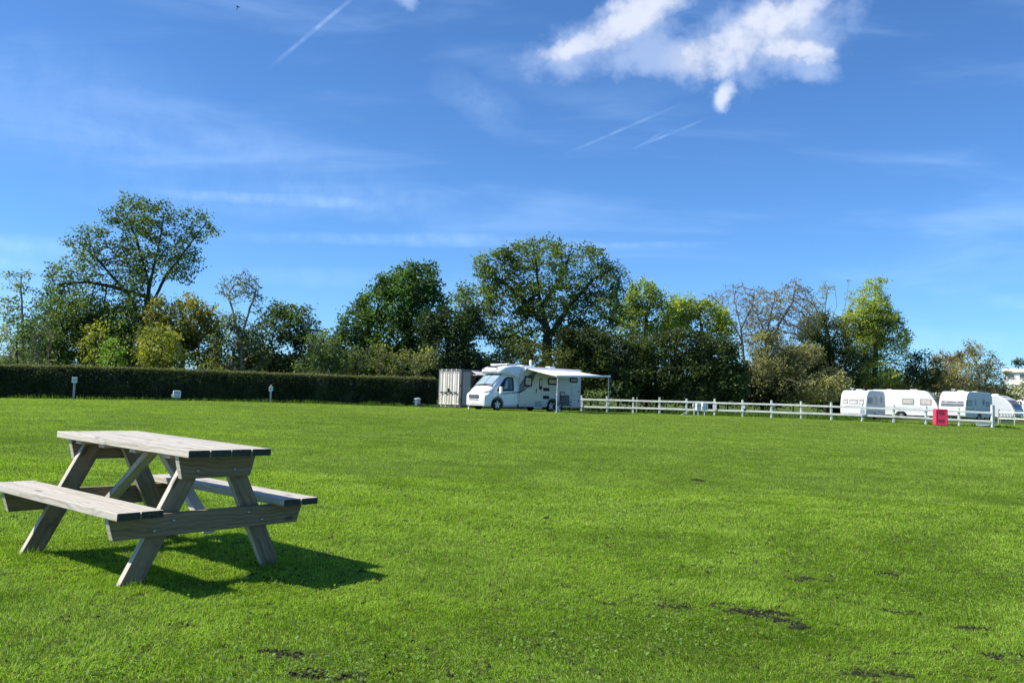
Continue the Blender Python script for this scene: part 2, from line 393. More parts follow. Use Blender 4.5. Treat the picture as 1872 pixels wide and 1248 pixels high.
def bake(o, cutters=()):
    """subtract the cutters and freeze the modifiers"""
    for c in cutters:
        m = o.modifiers.new('cut', 'BOOLEAN'); m.operation = 'DIFFERENCE'; m.object = c; m.solver = 'EXACT'
    dg = bpy.context.evaluated_depsgraph_get(); dg.update()
    me = bpy.data.meshes.new_from_object(o.evaluated_get(dg)); o.modifiers.clear(); o.data = me
    for c in cutters: bpy.data.objects.remove(c)
def text(s, size, name, mat, parent, loc, rot, depth=.002):
    cu = bpy.data.curves.new('t', 'FONT'); cu.body = s; cu.size = size; cu.extrude = depth; cu.align_x = 'CENTER'; cu.align_y = 'CENTER'; cu.resolution_u = 3
    t = bpy.data.objects.new('t', cu); C.objects.link(t); dg = bpy.context.evaluated_depsgraph_get(); me = bpy.data.meshes.new_from_object(t.evaluated_get(dg)); bpy.data.objects.remove(t)
    me.materials.clear(); me.materials.append(M[mat]); o = bpy.data.objects.new(name, me); C.objects.link(o); o.parent = parent; o.location = loc; o.rotation_euler = rot
    return o
def np_mesh(name, V, polys, cols=None, mats=('leaf',), parent=None, mi=None, smooth=False):
    """polys: list of integer arrays, each (n,k)"""
    me = bpy.data.meshes.new(name); V = np.ascontiguousarray(V, 'f'); me.vertices.add(len(V)); me.vertices.foreach_set('co', V.ravel())
    polys = [p for p in polys if len(p)]
    loops = np.concatenate([p.ravel() for p in polys]).astype('i'); tot = np.concatenate([np.full(len(p), p.shape[1]) for p in polys]).astype('i')
    st = np.r_[0, np.cumsum(tot)[:-1]].astype('i')
    me.loops.add(len(loops)); me.loops.foreach_set('vertex_index', loops); me.polygons.add(len(tot)); me.polygons.foreach_set('loop_start', st); me.polygons.foreach_set('loop_total', tot)
    for m in mats: me.materials.append(M[m])
    if mi is not None: me.polygons.foreach_set('material_index', np.asarray(mi, 'i'))
    if smooth: me.polygons.foreach_set('use_smooth', np.ones(len(tot), bool))
    me.update(calc_edges=True)
    if cols is not None:
        a = me.color_attributes.new('Col', 'FLOAT_COLOR', 'POINT'); a.data.foreach_set('color', np.c_[cols, np.ones(len(cols))].astype('f').ravel())
    o = bpy.data.objects.new(name, me); C.objects.link(o)
    if parent: o.parent = parent
    return o

# ------------------------------------------------------------------ ground
def make_ground():
    xs = np.unique(np.r_[np.arange(-30, 30.1, .75), np.arange(-80, 80, 4), np.linspace(-900, 900, 61)]); ys = np.unique(np.r_[np.arange(-5, 70, .75), np.arange(-40, 180, 4), np.linspace(-300, 1500, 61)])
    X, Y = np.meshgrid(xs, ys, indexing='ij'); Z = tz(X, Y); V = np.stack([X, Y, Z], -1).reshape(-1, 3)
    n, m = len(xs), len(ys); i, j = np.meshgrid(np.arange(n-1), np.arange(m-1), indexing='ij'); a = (i*m+j).ravel()
    o = np_mesh('ground', V, [np.c_[a, a+m, a+m+1, a+1]], None, ('lawn_soil',), smooth=True); tag(o, kind='structure')
make_ground()

BARE = []      # worn patches in the lawn: centre x, y, radii, angle
def bare(px, py, rx, ry, ang=0):
    r = ray(px, py); d = -EYE/r.z
    for _ in range(6): d = (gz(r.x*d, d)-EYE)/r.z
    BARE.append((r.x*d, d, rx*d/F*.85, ry*d/F*(d/1.32)*.75, rad(ang)))
for a in [(1385, 1122, 75, 14, -18), (1440, 1142, 45, 10, -20), (1330, 1110, 40, 8, -10), (1225, 1108, 50, 8, 0), (1110, 1104, 22, 4, 0), (590, 1235, 70, 12, -6), (520, 1196, 60, 9, -10), (600, 985, 9, 5, 0), (1480, 1060, 50, 5, 0),
          (1620, 1050, 30, 5, 0), (1650, 1120, 40, 7, 0), (1590, 1232, 90, 9, 0), (1780, 1150, 45, 5, 0), (1275, 878, 14, 3, 0), (1000, 948, 10, 3, 0), (1840, 1200, 50, 10, 0), (730, 1010, 25, 4, 0), (1260, 1035, 26, 4, 0)]: bare(*a)

TABLE_FEET = []
for _u in (1, -1):
    for _v in (1, -1):
        _a = rad(-37.1); _x, _y = _u*.652, _v*.585; TABLE_FEET.append((-2.5375+_x*math.cos(_a)-_y*math.sin(_a), 6.352+_x*math.sin(_a)+_y*math.cos(_a)))
def make_grass():
    N0, d0 = 13000.0, 5.0
    pts = []
    # distance bands; each is filled evenly and then thinned
    edges = np.r_[np.linspace(1.5, 5, 5), np.geomspace(5, 64, 26)[1:]]
    for a, b in zip(edges, edges[1:]):
        mid = (a+b)/2; dens = N0*min(1, (d0/mid)**2)*(1.0 if mid < 5 else 1.35)
        hw = .60*b*1.28 + .5; n = int(dens*2*hw*(b-a)); y = RNG.uniform(a, b, n); x = RNG.uniform(-1, 1, n)*hw
        pts.append(np.c_[x, y])
    P = np.concatenate(pts); x, y = P.T
    # bare patches
    keep = np.ones(len(x), bool); short = np.ones(len(x))
    jag = vnoise(x, y, 6, 5, 2); rag = vnoise(x, y, 16, 6, 2)
    hol = vnoise(x, y, 13, 7, 2); keep &= ~((hol < .24+.07*vnoise(x, y, .6, 9, 2)+.03*(x > 1)) & (y < 12) & (RNG.random(len(x)) < .85))
    for cx, cy, rx, ry, ang in BARE:
        u = ((x-cx)*math.cos(ang) + (y-cy)*math.sin(ang))/rx; v = (-(x-cx)*math.sin(ang) + (y-cy)*math.cos(ang))/ry
        q = np.sqrt(u*u+v*v) + (jag-.5)*1.6; keep &= ~((q < .9) & (rag > .47) & (RNG.random(len(x)) < .86)); short = np.where(q < 1.1, .55, short)
    x, y, short = x[keep], y[keep], short[keep]; n = len(x)
    z = tz(x, y)
    sc = np.maximum(1, y/d0)
    patch = vnoise(x, y, 1.1, 1, 3); patch2 = .5*vnoise(x, y*.6, .22, 2, 3) + .5*vnoise(x*.22, y, 1.5, 12, 3); tuft = vnoise(x, y, 9, 3, 2)
    h = (.014 + .022*RNG.random(n)*(.5+patch))*short*(1 + .10*(sc-1).clip(0, 5)) * (.7+.7*tuft); wd = (.0022 + .0016*RNG.random(n))*sc
    az = RNG.uniform(0, 2*np.pi, n); comb = 2*np.pi*vnoise(x, y, .5, 8, 2)*2; lean = RNG.uniform(.3, 2.0, n)
    dirx, diry = np.cos(az)*.7+np.cos(comb)*.5, np.sin(az)*.7+np.sin(comb)*.5
    fa = RNG.uniform(0, 2*np.pi, n); wx, wy = np.cos(fa)*wd/2, np.sin(fa)*wd/2
    B = np.c_[x, y, z-.004]; Wv = np.c_[wx, wy, np.zeros(n)]; Dh = np.c_[dirx, diry, np.zeros(n)]
    mid = B + Dh*(h*lean*.30)[:, None] + np.c_[np.zeros((n, 2)), h*.55]; tip = B + Dh*(h*lean*.95)[:, None] + np.c_[np.zeros((n, 2)), h*(1-.28*lean)]
    near = y < 13
    a, bb, cc = vnoise(x, y, .09, 21, 2), vnoise(x, y, 2.2, 22, 2), RNG.random(n)
    dk = np.array([.095, .185, .008]); md = np.array([.240, .395, .022]); lt = np.array([.400, .560, .085]); yl = np.array([.40, .40, .12])
    k = (.20*a + .26*bb + .30*patch2 + .22*vnoise(x, y, 9, 23, 2) + .42*(cc-.5) + .04)
    k = np.clip((k-.30)*2.3, 0, 1)[:, None]
    col = np.where(k < .5, dk+(md-dk)*k*2, md+(lt-md)*(k-.5)*2)
    old = RNG.random(n) < .07; col[old] = yl*RNG.uniform(.7, 1, (old.sum(), 1))
    far = np.clip((y-8)/40, 0, 1)[:, None]; col = col*(1-far) + (col*.55 + np.array([.330, .440, .080])*.45)*far   # drier, paler turf in the middle of the field
    i1 = np.where(near)[0]; i2 = np.where(~near)[0]
    n1, n2 = len(i1), len(i2)
    V1 = np.stack([B[i1]-Wv[i1], B[i1]+Wv[i1], mid[i1]-Wv[i1]*.8, mid[i1]+Wv[i1]*.8, tip[i1]], 1).reshape(-1, 3)
    V2 = np.stack([B[i2]-Wv[i2], B[i2]+Wv[i2], tip[i2]], 1).reshape(-1, 3)
    k1 = np.arange(n1)*5; k2 = np.arange(n2)*3 + n1*5
    Vs = [V1, V2]; cs = [np.repeat(col[i1], 5, 0), np.repeat(col[i2], 3, 0)]
    quads = np.c_[k1, k1+1, k1+3, k1+2]; tris = np.concatenate([np.c_[k1+2, k1+3, k1+4], np.c_[k2, k2+1, k2+2]])
    o = np_mesh('grass', np.concatenate(Vs), [quads, tris], np.concatenate(cs), ('grass',)); tag(o, 'short mown bright green grass of the camping field', 'grass', kind='stuff')
    # clover and small broad leaves
    nc = 60000; yy = 2.6 + 9*RNG.random(nc)**1.6; xx = RNG.uniform(-1, 1, nc)*(.75*yy+.3)
    pr = np.clip(vnoise(xx, yy, .8, 31, 3)*1.9 - .75 + .22*(xx > 0) - .05*(yy-3), 0, 1); kp = RNG.random(nc) < pr; xx, yy = xx[kp], yy[kp]; nc = len(xx)
    r = RNG.uniform(.0045, .0095, nc); zz = tz(xx, yy) + RNG.uniform(.016, .038, nc); th = RNG.uniform(0, 6.28, nc); nrm = RNG.normal(0, .35, (nc, 2))
    Vc = []
    for q in range(6):
        cx, cy = np.cos(th+q*np.pi/3)*r, np.sin(th+q*np.pi/3)*r; Vc.append(np.c_[xx+cx, yy+cy, zz+cx*nrm[:, 0]+cy*nrm[:, 1]])
    Vc = np.stack(Vc, 1).reshape(-1, 3); kk = np.arange(nc)*6
    cc = np.array([.22, .33, .08])*RNG.uniform(.55, 1.15, (nc, 1)); 
    o = np_mesh('clover', Vc, [np.stack([kk+q for q in range(6)], 1)], np.repeat(cc, 6, 0), ('grass',)); tag(o, 'small round clover leaves scattered through the near grass', 'clover', kind='stuff')
    # dark crumbs of earth showing in the worn patches and gaps
    Q = []
    for cx, cy, rx, ry, ang in BARE:
        m = int(12 + 6500*rx*ry*4); a = RNG.uniform(0, 6.28, m); q = np.sqrt(RNG.random(m))*1.0; u, v = np.cos(a)*q*rx, np.sin(a)*q*ry
        Q.append(np.c_[cx+u*math.cos(ang)-v*math.sin(ang), cy+u*math.sin(ang)+v*math.cos(ang)])
    Q = [np.concatenate(Q)]; Q[0] = Q[0][(vnoise(Q[0][:, 0], Q[0][:, 1], 16, 6, 2) > .52) & (RNG.random(len(Q[0])) < .55)]
    m = 16000; yy = 2.6+9*RNG.random(m); xx = RNG.uniform(-1, 1, m)*(.72*yy+.3); kp = vnoise(xx, yy, 13, 7, 2) < .30; Q.append(np.c_[xx[kp], yy[kp]])
    Q = np.concatenate(Q); m = len(Q); sz = RNG.uniform(.005, .014, m); zz = tz(Q[:, 0], Q[:, 1]); Vc = []
    for dx, dy, dz in ((-1, -.6, 0), (1, -.7, 0), (.1, 1, 0), (0, 0, 1.2)): Vc.append(np.c_[Q[:, 0]+dx*sz*RNG.uniform(.6, 1.3, m), Q[:, 1]+dy*sz*RNG.uniform(.6, 1.3, m), zz+dz*sz+.001])
    kk = np.arange(m)*4; cc = np.array([.022, .026, .014])*RNG.uniform(.5, 1.8, (m, 1))
    o = np_mesh('soil', np.stack(Vc, 1).reshape(-1, 3), [np.concatenate([np.c_[kk, kk+1, kk+3], np.c_[kk+1, kk+2, kk+3], np.c_[kk+2, kk, kk+3]])], np.repeat(cc, 4, 0), ('soil_crumb',)); tag(o, 'dark crumbs of earth in worn gaps of the lawn', 'soil', kind='stuff')
    # longer grass left at the foot of the hedge and along the fence
    A = []
    for (pa, da, pb, db, nn, wid, hh) in [(-260, 47.4, 800, 56.4, 9000, .45, .30), (1060, 60.1, 1816, 51.9, 4500, .2, .16), (1000, 66, 1560, 62, 7000, 1.2, .45), (1780, 53.5, 1860, 50.6, 700, .35, .22)]:
        a_ = gp(pa, da); b_ = gp(pb, db); t = RNG.random(nn)
        A.append(np.c_[a_.x+(b_.x-a_.x)*t+RNG.normal(0, .1, nn), a_.y+(b_.y-a_.y)*t+RNG.normal(0, wid, nn), hh*RNG.uniform(.3, 1.1, nn)*(.3+vnoise(t*40, t*0, 1, 9))])
    for fx, fy in TABLE_FEET:
        m = 420; a = RNG.uniform(0, 6.28, m); q = .07+.10*RNG.random(m)**1.5; A.append(np.c_[fx+np.cos(a)*q, fy+np.sin(a)*q, RNG.uniform(.03, .075, m)*(1.2-(q-.07)*5)])
    A = np.concatenate(A); nn = len(A); zz = tz(A[:, 0], A[:, 1]); fa = RNG.uniform(0, 6.28, nn); w = np.where(A[:, 1] < 12, .0022, .035)[:, None]
    Wv = np.c_[np.cos(fa), np.sin(fa), np.zeros(nn)]*w; B = np.c_[A[:, :2], zz-.01]; T = B + np.c_[RNG.normal(0, .4, (nn, 2))*A[:, 2:3], A[:, 2]]
    kk = np.arange(nn)*3; cc = np.where(A[:, 1:2] < 12, np.array([.22, .34, .03]), np.array([.09, .16, .025]))*RNG.uniform(.5, 1.5, (nn, 1))
    o = np_mesh('long_grass', np.stack([B-Wv, B+Wv, T], 1).reshape(-1, 3), [np.c_[kk, kk+1, kk+2]], np.repeat(cc, 3, 0), ('grass',)); tag(o, 'longer rough grass left along the hedge and fence', 'grass', kind='stuff')
make_grass()

# ------------------------------------------------------------------ trees and hedge
def leaves(P, size, col, squash=1.0, droop=0.0):
    """one small rhombus per point with random facing"""
    n = len(P); a = RNG.normal(size=(n, 3)); a[:, 2] -= droop; a /= np.linalg.norm(a, axis=1)[:, None]
    b = RNG.normal(size=(n, 3)); b -= a*(a*b).sum(1)[:, None]; b /= np.linalg.norm(b, axis=1)[:, None]
    s = (size*RNG.uniform(.6, 1.3, n))[:, None]; c = np.cross(a, b)
    V = np.stack([P-a*s*.5, P+b*s*.28*squash, P+a*s*.5+c*s*.08, P-b*s*.28*squash], 1).reshape(-1, 3); k = np.arange(n)*4
    return V, np.c_[k, k+1, k+2, k+3], np.repeat(col, 4, 0)
def tree(name, label, cat, d, stems, crowns, natt, leaf, cA, cB, trunk_r=.25, bark='bark', shell=.5, tip_r=.014, step=None, group=None, depth=.85, lump=.55, zmin=.0, npt=None, droop=0.0, sig=None, gap=None):
    """stems: list of polylines in picture columns/rows at distance d; crowns: ellipses (cx, cy, rx, ry) giving each mass of foliage its real place and size"""
    k = d/F; base = gp(stems[0][0][0], d); depthj = random.uniform(-.4, .4)
    root = empty(name, base, 0, label, cat, group); cA = tuple(q*1.5 for q in cA); cB = tuple(q*1.95 for q in cB)
    # attraction points
    area = np.array([c[2]*c[3] for c in crowns], float); cnt = np.maximum(4, natt*area/area.sum()).astype(int); AP = []
    for c, m in zip(crowns, cnt):
        ctr = at(c[0], c[1], d); off = c[4] if len(c) > 4 else 0
        u = RNG.normal(size=(m, 3)); u /= np.linalg.norm(u, axis=1)[:, None]; r = RNG.random(m)**(1/3); r = r*(1-shell) + shell*(.72+.3*RNG.random(m))
        q = u*r[:, None]*np.array([c[2]*k, (c[2]+c[3])/2*k*depth, c[3]*k]); AP.append(q + np.array([ctr.x, ctr.y+off, ctr.z]))
    AP = np.concatenate(AP)
    if gap: # irregular holes
        g1 = vnoise(AP[:, 0]*1.0, AP[:, 2]*1.0+AP[:, 1]*.5, gap[0], len(crowns)*7+natt, 2); AP = AP[g1 > gap[1]]
    gzb = base.z + zmin; AP = AP[AP[:, 2] > gzb + .15]
    D = step or max(.28, .30*(np.prod([AP[:, i].std() for i in range(3)])*30/len(AP))**(1/3)*1.6)
    # stems
    nodes, par = [], []
    for s_ in stems:
        pts = [at(px, py, d) for px, py in s_]; pts[0] = Vector(gp(s_[0][0], d)) - Vector((0, 0, .15))
        last = -1
        if nodes and len(s_[0]) == 2 and s_ is not stems[0] and s_[0][1] < stems[0][0][1]-5:   # a limb that leaves an earlier stem
            p0 = at(s_[0][0], s_[0][1], d); arr = np.array(nodes); last = int(((arr-np.array(p0))**2).sum(1).argmin()); pts[0] = Vector(nodes[last])
        else: nodes.append(np.array(pts[0])-np.array((0, 0, .12 if nodes else 0))); par.append(0 if len(nodes) > 1 else -1); last = len(nodes)-1
        for a, b in zip(pts, pts[1:]):
            m = max(1, int((b-a).length/D)); dy = random.uniform(-.5, .5)
            for q in range(1, m+1):
                p = a.lerp(b, q/m) + Vector((random.uniform(-.08, .08), random.uniform(-.12, .12), 0))*min(1, D); nodes.append(np.array(p)); par.append(last); last = len(nodes)-1
    nodes = np.array(nodes); par = list(par); nstem = len(nodes)
    best = np.full(len(AP), 1e9); bi = np.zeros(len(AP), int); live = np.ones(len(AP), bool); start = 0; kill = D*1.15
    for it in range(140):
        new = nodes[start:]
        if len(new):
            dd = ((AP[:, None]-new[None])**2).sum(-1); j = dd.argmin(1); dm = dd[np.arange(len(AP)), j]; up = dm < best; best[up] = dm[up]; bi[up] = j[up]+start
        live &= best > kill*kill
        if not live.any() or len(nodes) > 4500: break
        start = len(nodes); idx = bi[live]; v = AP[live]-nodes[idx]; v /= np.linalg.norm(v, axis=1)[:, None]
        acc = np.zeros((len(nodes), 3)); np.add.at(acc, idx, v); u = np.unique(idx); dv = acc[u]; L = np.linalg.norm(dv, axis=1)[:, None]; dv = dv/np.maximum(L, 1e-6) + RNG.normal(0, .22, dv.shape); dv /= np.linalg.norm(dv, axis=1)[:, None]
        nn = nodes[u] + dv*D; nodes = np.concatenate([nodes, nn]); par += list(u)
    par = np.array(par); n = len(nodes)
    e = 2.25; rr = np.zeros(n); kids = np.zeros(n, int)
    for i in range(n-1, -1, -1):
        if kids[i] == 0: rr[i] = tip_r**e
        if par[i] >= 0: rr[par[i]] += rr[i]; kids[par[i]] += 1
    R = rr**(1/e); sc = trunk_r/max(R[0], 1e-6)
    R = np.where(R > tip_r*2.5, tip_r*2.5 + (R-tip_r*2.5)*max(.12, (trunk_r-tip_r*2.5)/max(R[0]-tip_r*2.5, 1e-3)), R)
    # twigs beyond the ends
    tips = np.where(kids == 0)[0]; nt_ = 3; tp = np.repeat(tips, nt_); dirn = nodes[tp]-nodes[np.maximum(par[tp], 0)]; dirn /= np.linalg.norm(dirn, axis=1)[:, None]+1e-9
    dirn = dirn + RNG.normal(0, .65, dirn.shape); dirn[:, 2] += .15; dirn /= np.linalg.norm(dirn, axis=1)[:, None]; tw = nodes[tp] + dirn*D*RNG.uniform(.6, 1.5, len(tp))[:, None]
    A = np.concatenate([nodes[par[par >= 0]], nodes[tp]]); Bp = np.concatenate([nodes[par >= 0], tw])
    ra = np.concatenate([np.minimum(R[par[par >= 0]], R[par >= 0]*1.6), R[tp]*.8]); rb = np.concatenate([R[par >= 0], R[tp]*.35])
    ax = Bp-A; ax /= np.linalg.norm(ax, axis=1)[:, None]+1e-9; ref = np.where(np.abs(ax[:, 2:3]) < .9, np.array([[0, 0, 1.]]), np.array([[1., 0, 0]])); u = np.cross(ax, ref); u /= np.linalg.norm(u, axis=1)[:, None]; w = np.cross(ax, u)
    ns = 5; rings = []
    for p, r in ((A, ra), (Bp+ax*(rb*.3)[:, None], rb)):
        for q in range(ns): rings.append(p + (u*math.cos(2*math.pi*q/ns)+w*math.sin(2*math.pi*q/ns))*r[:, None])
    V = np.stack(rings, 1).reshape(-1, 3) - np.array(base); m = len(A); k0 = np.arange(m)*2*ns
    faces = np.concatenate([np.c_[k0+q, k0+(q+1) % ns, k0+ns+(q+1) % ns, k0+ns+q] for q in range(ns)])
    np_mesh('trunk', V, [faces], None, (bark,), root, smooth=True)
    # foliage
    if leaf:
        per, size, sigma = leaf[:3]; src = np.concatenate([nodes[nstem:][R[nstem:] < tip_r*3.2], tw]) if len(nodes) > nstem else tw
        vig = np.clip(.05+2.0*(vnoise(src[:, 0], src[:, 2]+src[:, 1]*.7, .75, natt % 97, 2)-.15), .15, 2)
        c_ = RNG.poisson(per*vig*.6); P = np.repeat(src, c_, 0); P = P + RNG.normal(0, 1, P.shape)*np.array([sigma, sigma, sigma*.75])*.85
        P = P[P[:, 2] > tz(P[:, 0], P[:, 1])+.03]
        cl = vnoise(P[:, 0]+P[:, 1]*.6, P[:, 2]+P[:, 1]*.3, lump, natt % 89+3, 3); cl = np.clip((cl-.5)*2.4+.5, 0, 1)
        t = np.clip(cl*.75 + RNG.random(len(P))*.4 - .08, 0, 1)[:, None]; col = (np.array(cA)*(1-t)+np.array(cB)*t)*RNG.uniform(.75, 1.25, (len(P), 1))
        V, Fq, cc = leaves(P - np.array(base), size, col, 1.0, droop); np_mesh('crown', V, [Fq], cc, ('leaf',), root)
        return root, len(P)
    return root, 0

DG, MG, LG = (.03, .06, .015), (.07, .12, .025), (.12, .18, .04)     # dark, middle, light green
YG, OL, BR, GO = (.17, .215, .03), (.10, .105, .035), (.13, .10, .055), (.21, .20, .035)
total = 0
def T(*a, **k):
    global total
    r, n = tree(*a, **k); total += n; return r

# left group, behind the hedge
T('ash_tree', 'tallest open-crowned tree, sparse spreading limbs against the sky', 'tree', 62,
  [[(258, 728), (258, 640), (266, 575), (273, 520)], [(262, 600), (235, 540), (175, 470), (140, 440)], [(273, 520), (250, 440), (228, 385)], [(273, 520), (290, 450), (300, 390)], [(266, 580), (300, 510), (345, 450), (378, 405)], [(270, 545), (210, 525), (160, 515), (100, 520)]],
  [(255, 395, 65, 42), (345, 415, 52, 38), (170, 450, 55, 40), (280, 450, 70, 50), (115, 500, 38, 26), (205, 500, 90, 40), (320, 480, 50, 40), (160, 555, 70, 35), (250, 570, 60, 45), (140, 600, 60, 40), (235, 630, 60, 40)], 1300, (14, .20, .25), (.03, .055, .018), (.10, .135, .03), .27, tip_r=.013, shell=.3, gap=(.5, .22))
T('sapling_tree', 'thin leafy-topped tree at the left edge of the field', 'tree', 60, [[(40, 727), (42, 620), (38, 500)], [(44, 727), (70, 640), (85, 560)]], [(38, 520, 20, 34), (20, 570, 26, 30), (65, 580, 34, 30), (30, 625, 40, 50)], 230, (9, .2, .22), MG, (.13, .15, .06), .13, 'bark_grey', tip_r=.016)
T('bramble_thicket', 'pale twiggy thicket behind the far left end of the hedge', 'bush', 57.5, [[(15, 727), (18, 660)], [(60, 727), (72, 640)], [(95, 727), (88, 640)], [(-20, 727), (-20, 660)]], [(5, 640, 30, 50), (75, 635, 30, 45), (45, 665, 60, 30), (-40, 640, 40, 60)], 260, (8, .17, .2), (.06, .07, .03), (.16, .17, .08), .05, 'bark_grey', tip_r=.014)
T('ivy_column', 'narrow ivy-clad green tree standing left of the dark gap', 'tree', 56.5, [[(30, 727), (30, 650), (32, 590)]], [(32, 610, 15, 26), (28, 655, 19, 32)], 110, (18, .18, .2), (.04, .07, .015), (.14, .17, .03), .1)
T('holly_tree', 'dark evergreen tree under the left limb of the tallest tree', 'tree', 64, [[(150, 728), (150, 640), (155, 590)]], [(150, 585, 62, 44), (120, 640, 55, 45), (190, 620, 45, 60), (230, 590, 36, 40), (215, 650, 40, 30)], 700, (26, .24, .30), (.012, .028, .010), (.04, .075, .022), .2)
T('elder_tree', 'blue-green leafy tree between the holly and the left edge', 'tree', 66, [[(95, 728), (98, 640)]], [(105, 560, 42, 40), (85, 610, 40, 50), (60, 650, 44, 34)], 360, (18, .22, .28), (.03, .065, .03), (.08, .13, .06), .15)
T('field_maple', 'golden brown leafy tree right of the tallest trunk', 'tree', 59, [[(330, 729), (335, 640), (345, 600)]], [(350, 590, 55, 48), (310, 615, 40, 40), (375, 640, 40, 35), (290, 640, 40, 45), (300, 575, 34, 34)], 620, (24, .22, .27), (.060, .070, .014), (.17, .155, .03), .18)
T('willow_bush', 'bright yellow-green feathery bush above the hedge top', 'bush', 55, [[(290, 729), (290, 660)]], [(292, 635, 38, 38), (275, 655, 25, 20), (318, 655, 25, 22)], 260, (24, .18, .2), (.11, .13, .02), (.26, .255, .045), .08, droop=.8)
T('conifer_bush', 'small fresh green feathery bush left of the big trunk', 'bush', 55.2, [[(205, 728), (205, 640)]], [(205, 645, 20, 30), (205, 665, 24, 20)], 120, (22, .17, .17), (.05, .10, .02), (.14, .21, .04), .06)
T('hazel_bush', 'yellow-tinged leafy bush beside the small feathery bush', 'bush', 57, [[(172, 728), (172, 650)]], [(175, 615, 24, 28), (165, 650, 24, 26)], 130, (20, .18, .2), (.07, .09, .015), (.19, .20, .035), .07)
T('dead_branch_tree', 'slender bare-limbed tree with a thin leafy top, between two bushes', 'tree', 58, [[(440, 731), (442, 640), (430, 590), (418, 540)], [(438, 620), (455, 570), (468, 530)]], [(415, 530, 20, 24), (450, 520, 26, 22), (468, 545, 14, 24), (430, 590, 26, 20), (435, 530, 36, 26)], 280, (10, .15, .18), (.05, .07, .035), (.12, .14, .07), .11, 'bark_grey', tip_r=.020, shell=.3)
T('blackthorn_tree', 'dark spiky-topped leafy tree right of the slender bare tree', 'tree', 61, [[(500, 732), (500, 640)], [(560, 732), (565, 640)]], [(500, 600, 40, 40), (545, 600, 38, 40), (470, 640, 40, 45), (570, 640, 40, 36), (515, 570, 14, 16), (557, 575, 12, 18), (490, 670, 50, 30), (560, 670, 40, 30)], 800, (22, .22, .27), (.018, .036, .014), (.065, .095, .035), .16)
T('spindle_bush', 'green and grey bush behind the middle of the hedge', 'bush', 58, [[(430, 731), (425, 660)]], [(420, 630, 38, 46), (395, 670, 34, 24), (455, 660, 34, 36)], 330, (20, .21, .24), (.04, .06, .02), (.12, .135, .04), .07, 'bark_grey')
T('dogwood_bush', 'soft green bush at the left foot of the dome-shaped dark tree', 'bush', 57, [[(595, 734), (598, 660)], [(585, 734), (575, 670)]], [(595, 640, 36, 36), (610, 668, 34, 20), (560, 670, 26, 20), (640, 660, 30, 24)], 330, (20, .17, .2), (.03, .06, .018), (.10, .13, .035), .06, 'bark_grey')
# middle group
T('sycamore_tree', 'dense dark green dome-shaped tree left of the container', 'tree', 66, [[(742, 740), (745, 640), (750, 560)], [(748, 600), (690, 570), (660, 590)]], [(760, 520, 44, 45), (735, 540, 50, 50), (700, 565, 50, 45), (660, 595, 45, 38), (785, 560, 28, 55), (720, 610, 80, 45), (770, 625, 40, 40), (650, 630, 50, 36), (700, 655, 70, 26)], 1150, (28, .25, .30), (.016, .036, .010), (.065, .115, .025), .4, lump=.8)
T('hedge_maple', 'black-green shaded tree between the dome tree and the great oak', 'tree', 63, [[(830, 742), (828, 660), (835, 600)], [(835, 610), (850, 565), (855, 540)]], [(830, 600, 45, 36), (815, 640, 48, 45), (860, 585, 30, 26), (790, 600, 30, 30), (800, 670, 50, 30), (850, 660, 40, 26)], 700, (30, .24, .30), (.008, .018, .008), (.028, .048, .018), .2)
T('rowan_tree', 'airy lighter green crown rising behind the black-green tree', 'tree', 69, [[(848, 742), (850, 620), (850, 560)]], [(852, 532, 28, 18), (835, 560, 36, 22), (875, 560, 30, 28)], 170, (12, .22, .26), (.04, .07, .02), (.12, .165, .04), .16)
T('thorn_scrub', 'olive and yellow scrub behind the hedge beside the container', 'bush', 58, [[(690, 738), (695, 660)], [(660, 736), (655, 660)], [(760, 740), (765, 660)]], [(690, 650, 30, 24), (720, 665, 60, 18), (780, 655, 26, 22), (655, 665, 26, 18)], 260, (12, .17, .2), (.05, .065, .02), (.17, .175, .04), .05, 'bark_grey')
T('great_oak', 'huge broad-crowned oak rising behind the motorhome', 'tree', 67, [[(1000, 746), (1000, 660), (1000, 600), (985, 540)], [(1000, 620), (1040, 560), (1085, 510), (1120, 490)], [(1000, 600), (950, 540), (900, 500), (870, 485)], [(985, 540), (980, 480), (975, 450)], [(1000, 560), (1030, 500), (1045, 455)], [(1000, 640), (940, 615), (870, 620)]],
  [(905, 490, 45, 34), (985, 470, 75, 36), (1060, 480, 62, 36), (1110, 515, 42, 36), (930, 545, 60, 45), (1010, 545, 80, 50), (1090, 570, 60, 45), (900, 600, 36, 30), (970, 625, 70, 40), (1050, 630, 70, 40)], 1900, (19, .22, .25), (.022, .045, .012), (.105, .140, .032), .42, tip_r=.014, gap=(.42, .20), lump=.5)
T('hornbeam_tree', 'lower dark leaf mass hanging behind the motorhome roof', 'tree', 64, [[(950, 746), (950, 690)], [(1030, 748), (1030, 680)]], [(905, 665, 50, 24), (960, 655, 60, 36), (1040, 660, 34, 30), (870, 690, 40, 24)], 330, (18, .2, .26), (.022, .038, .012), (.095, .11, .03), .12)
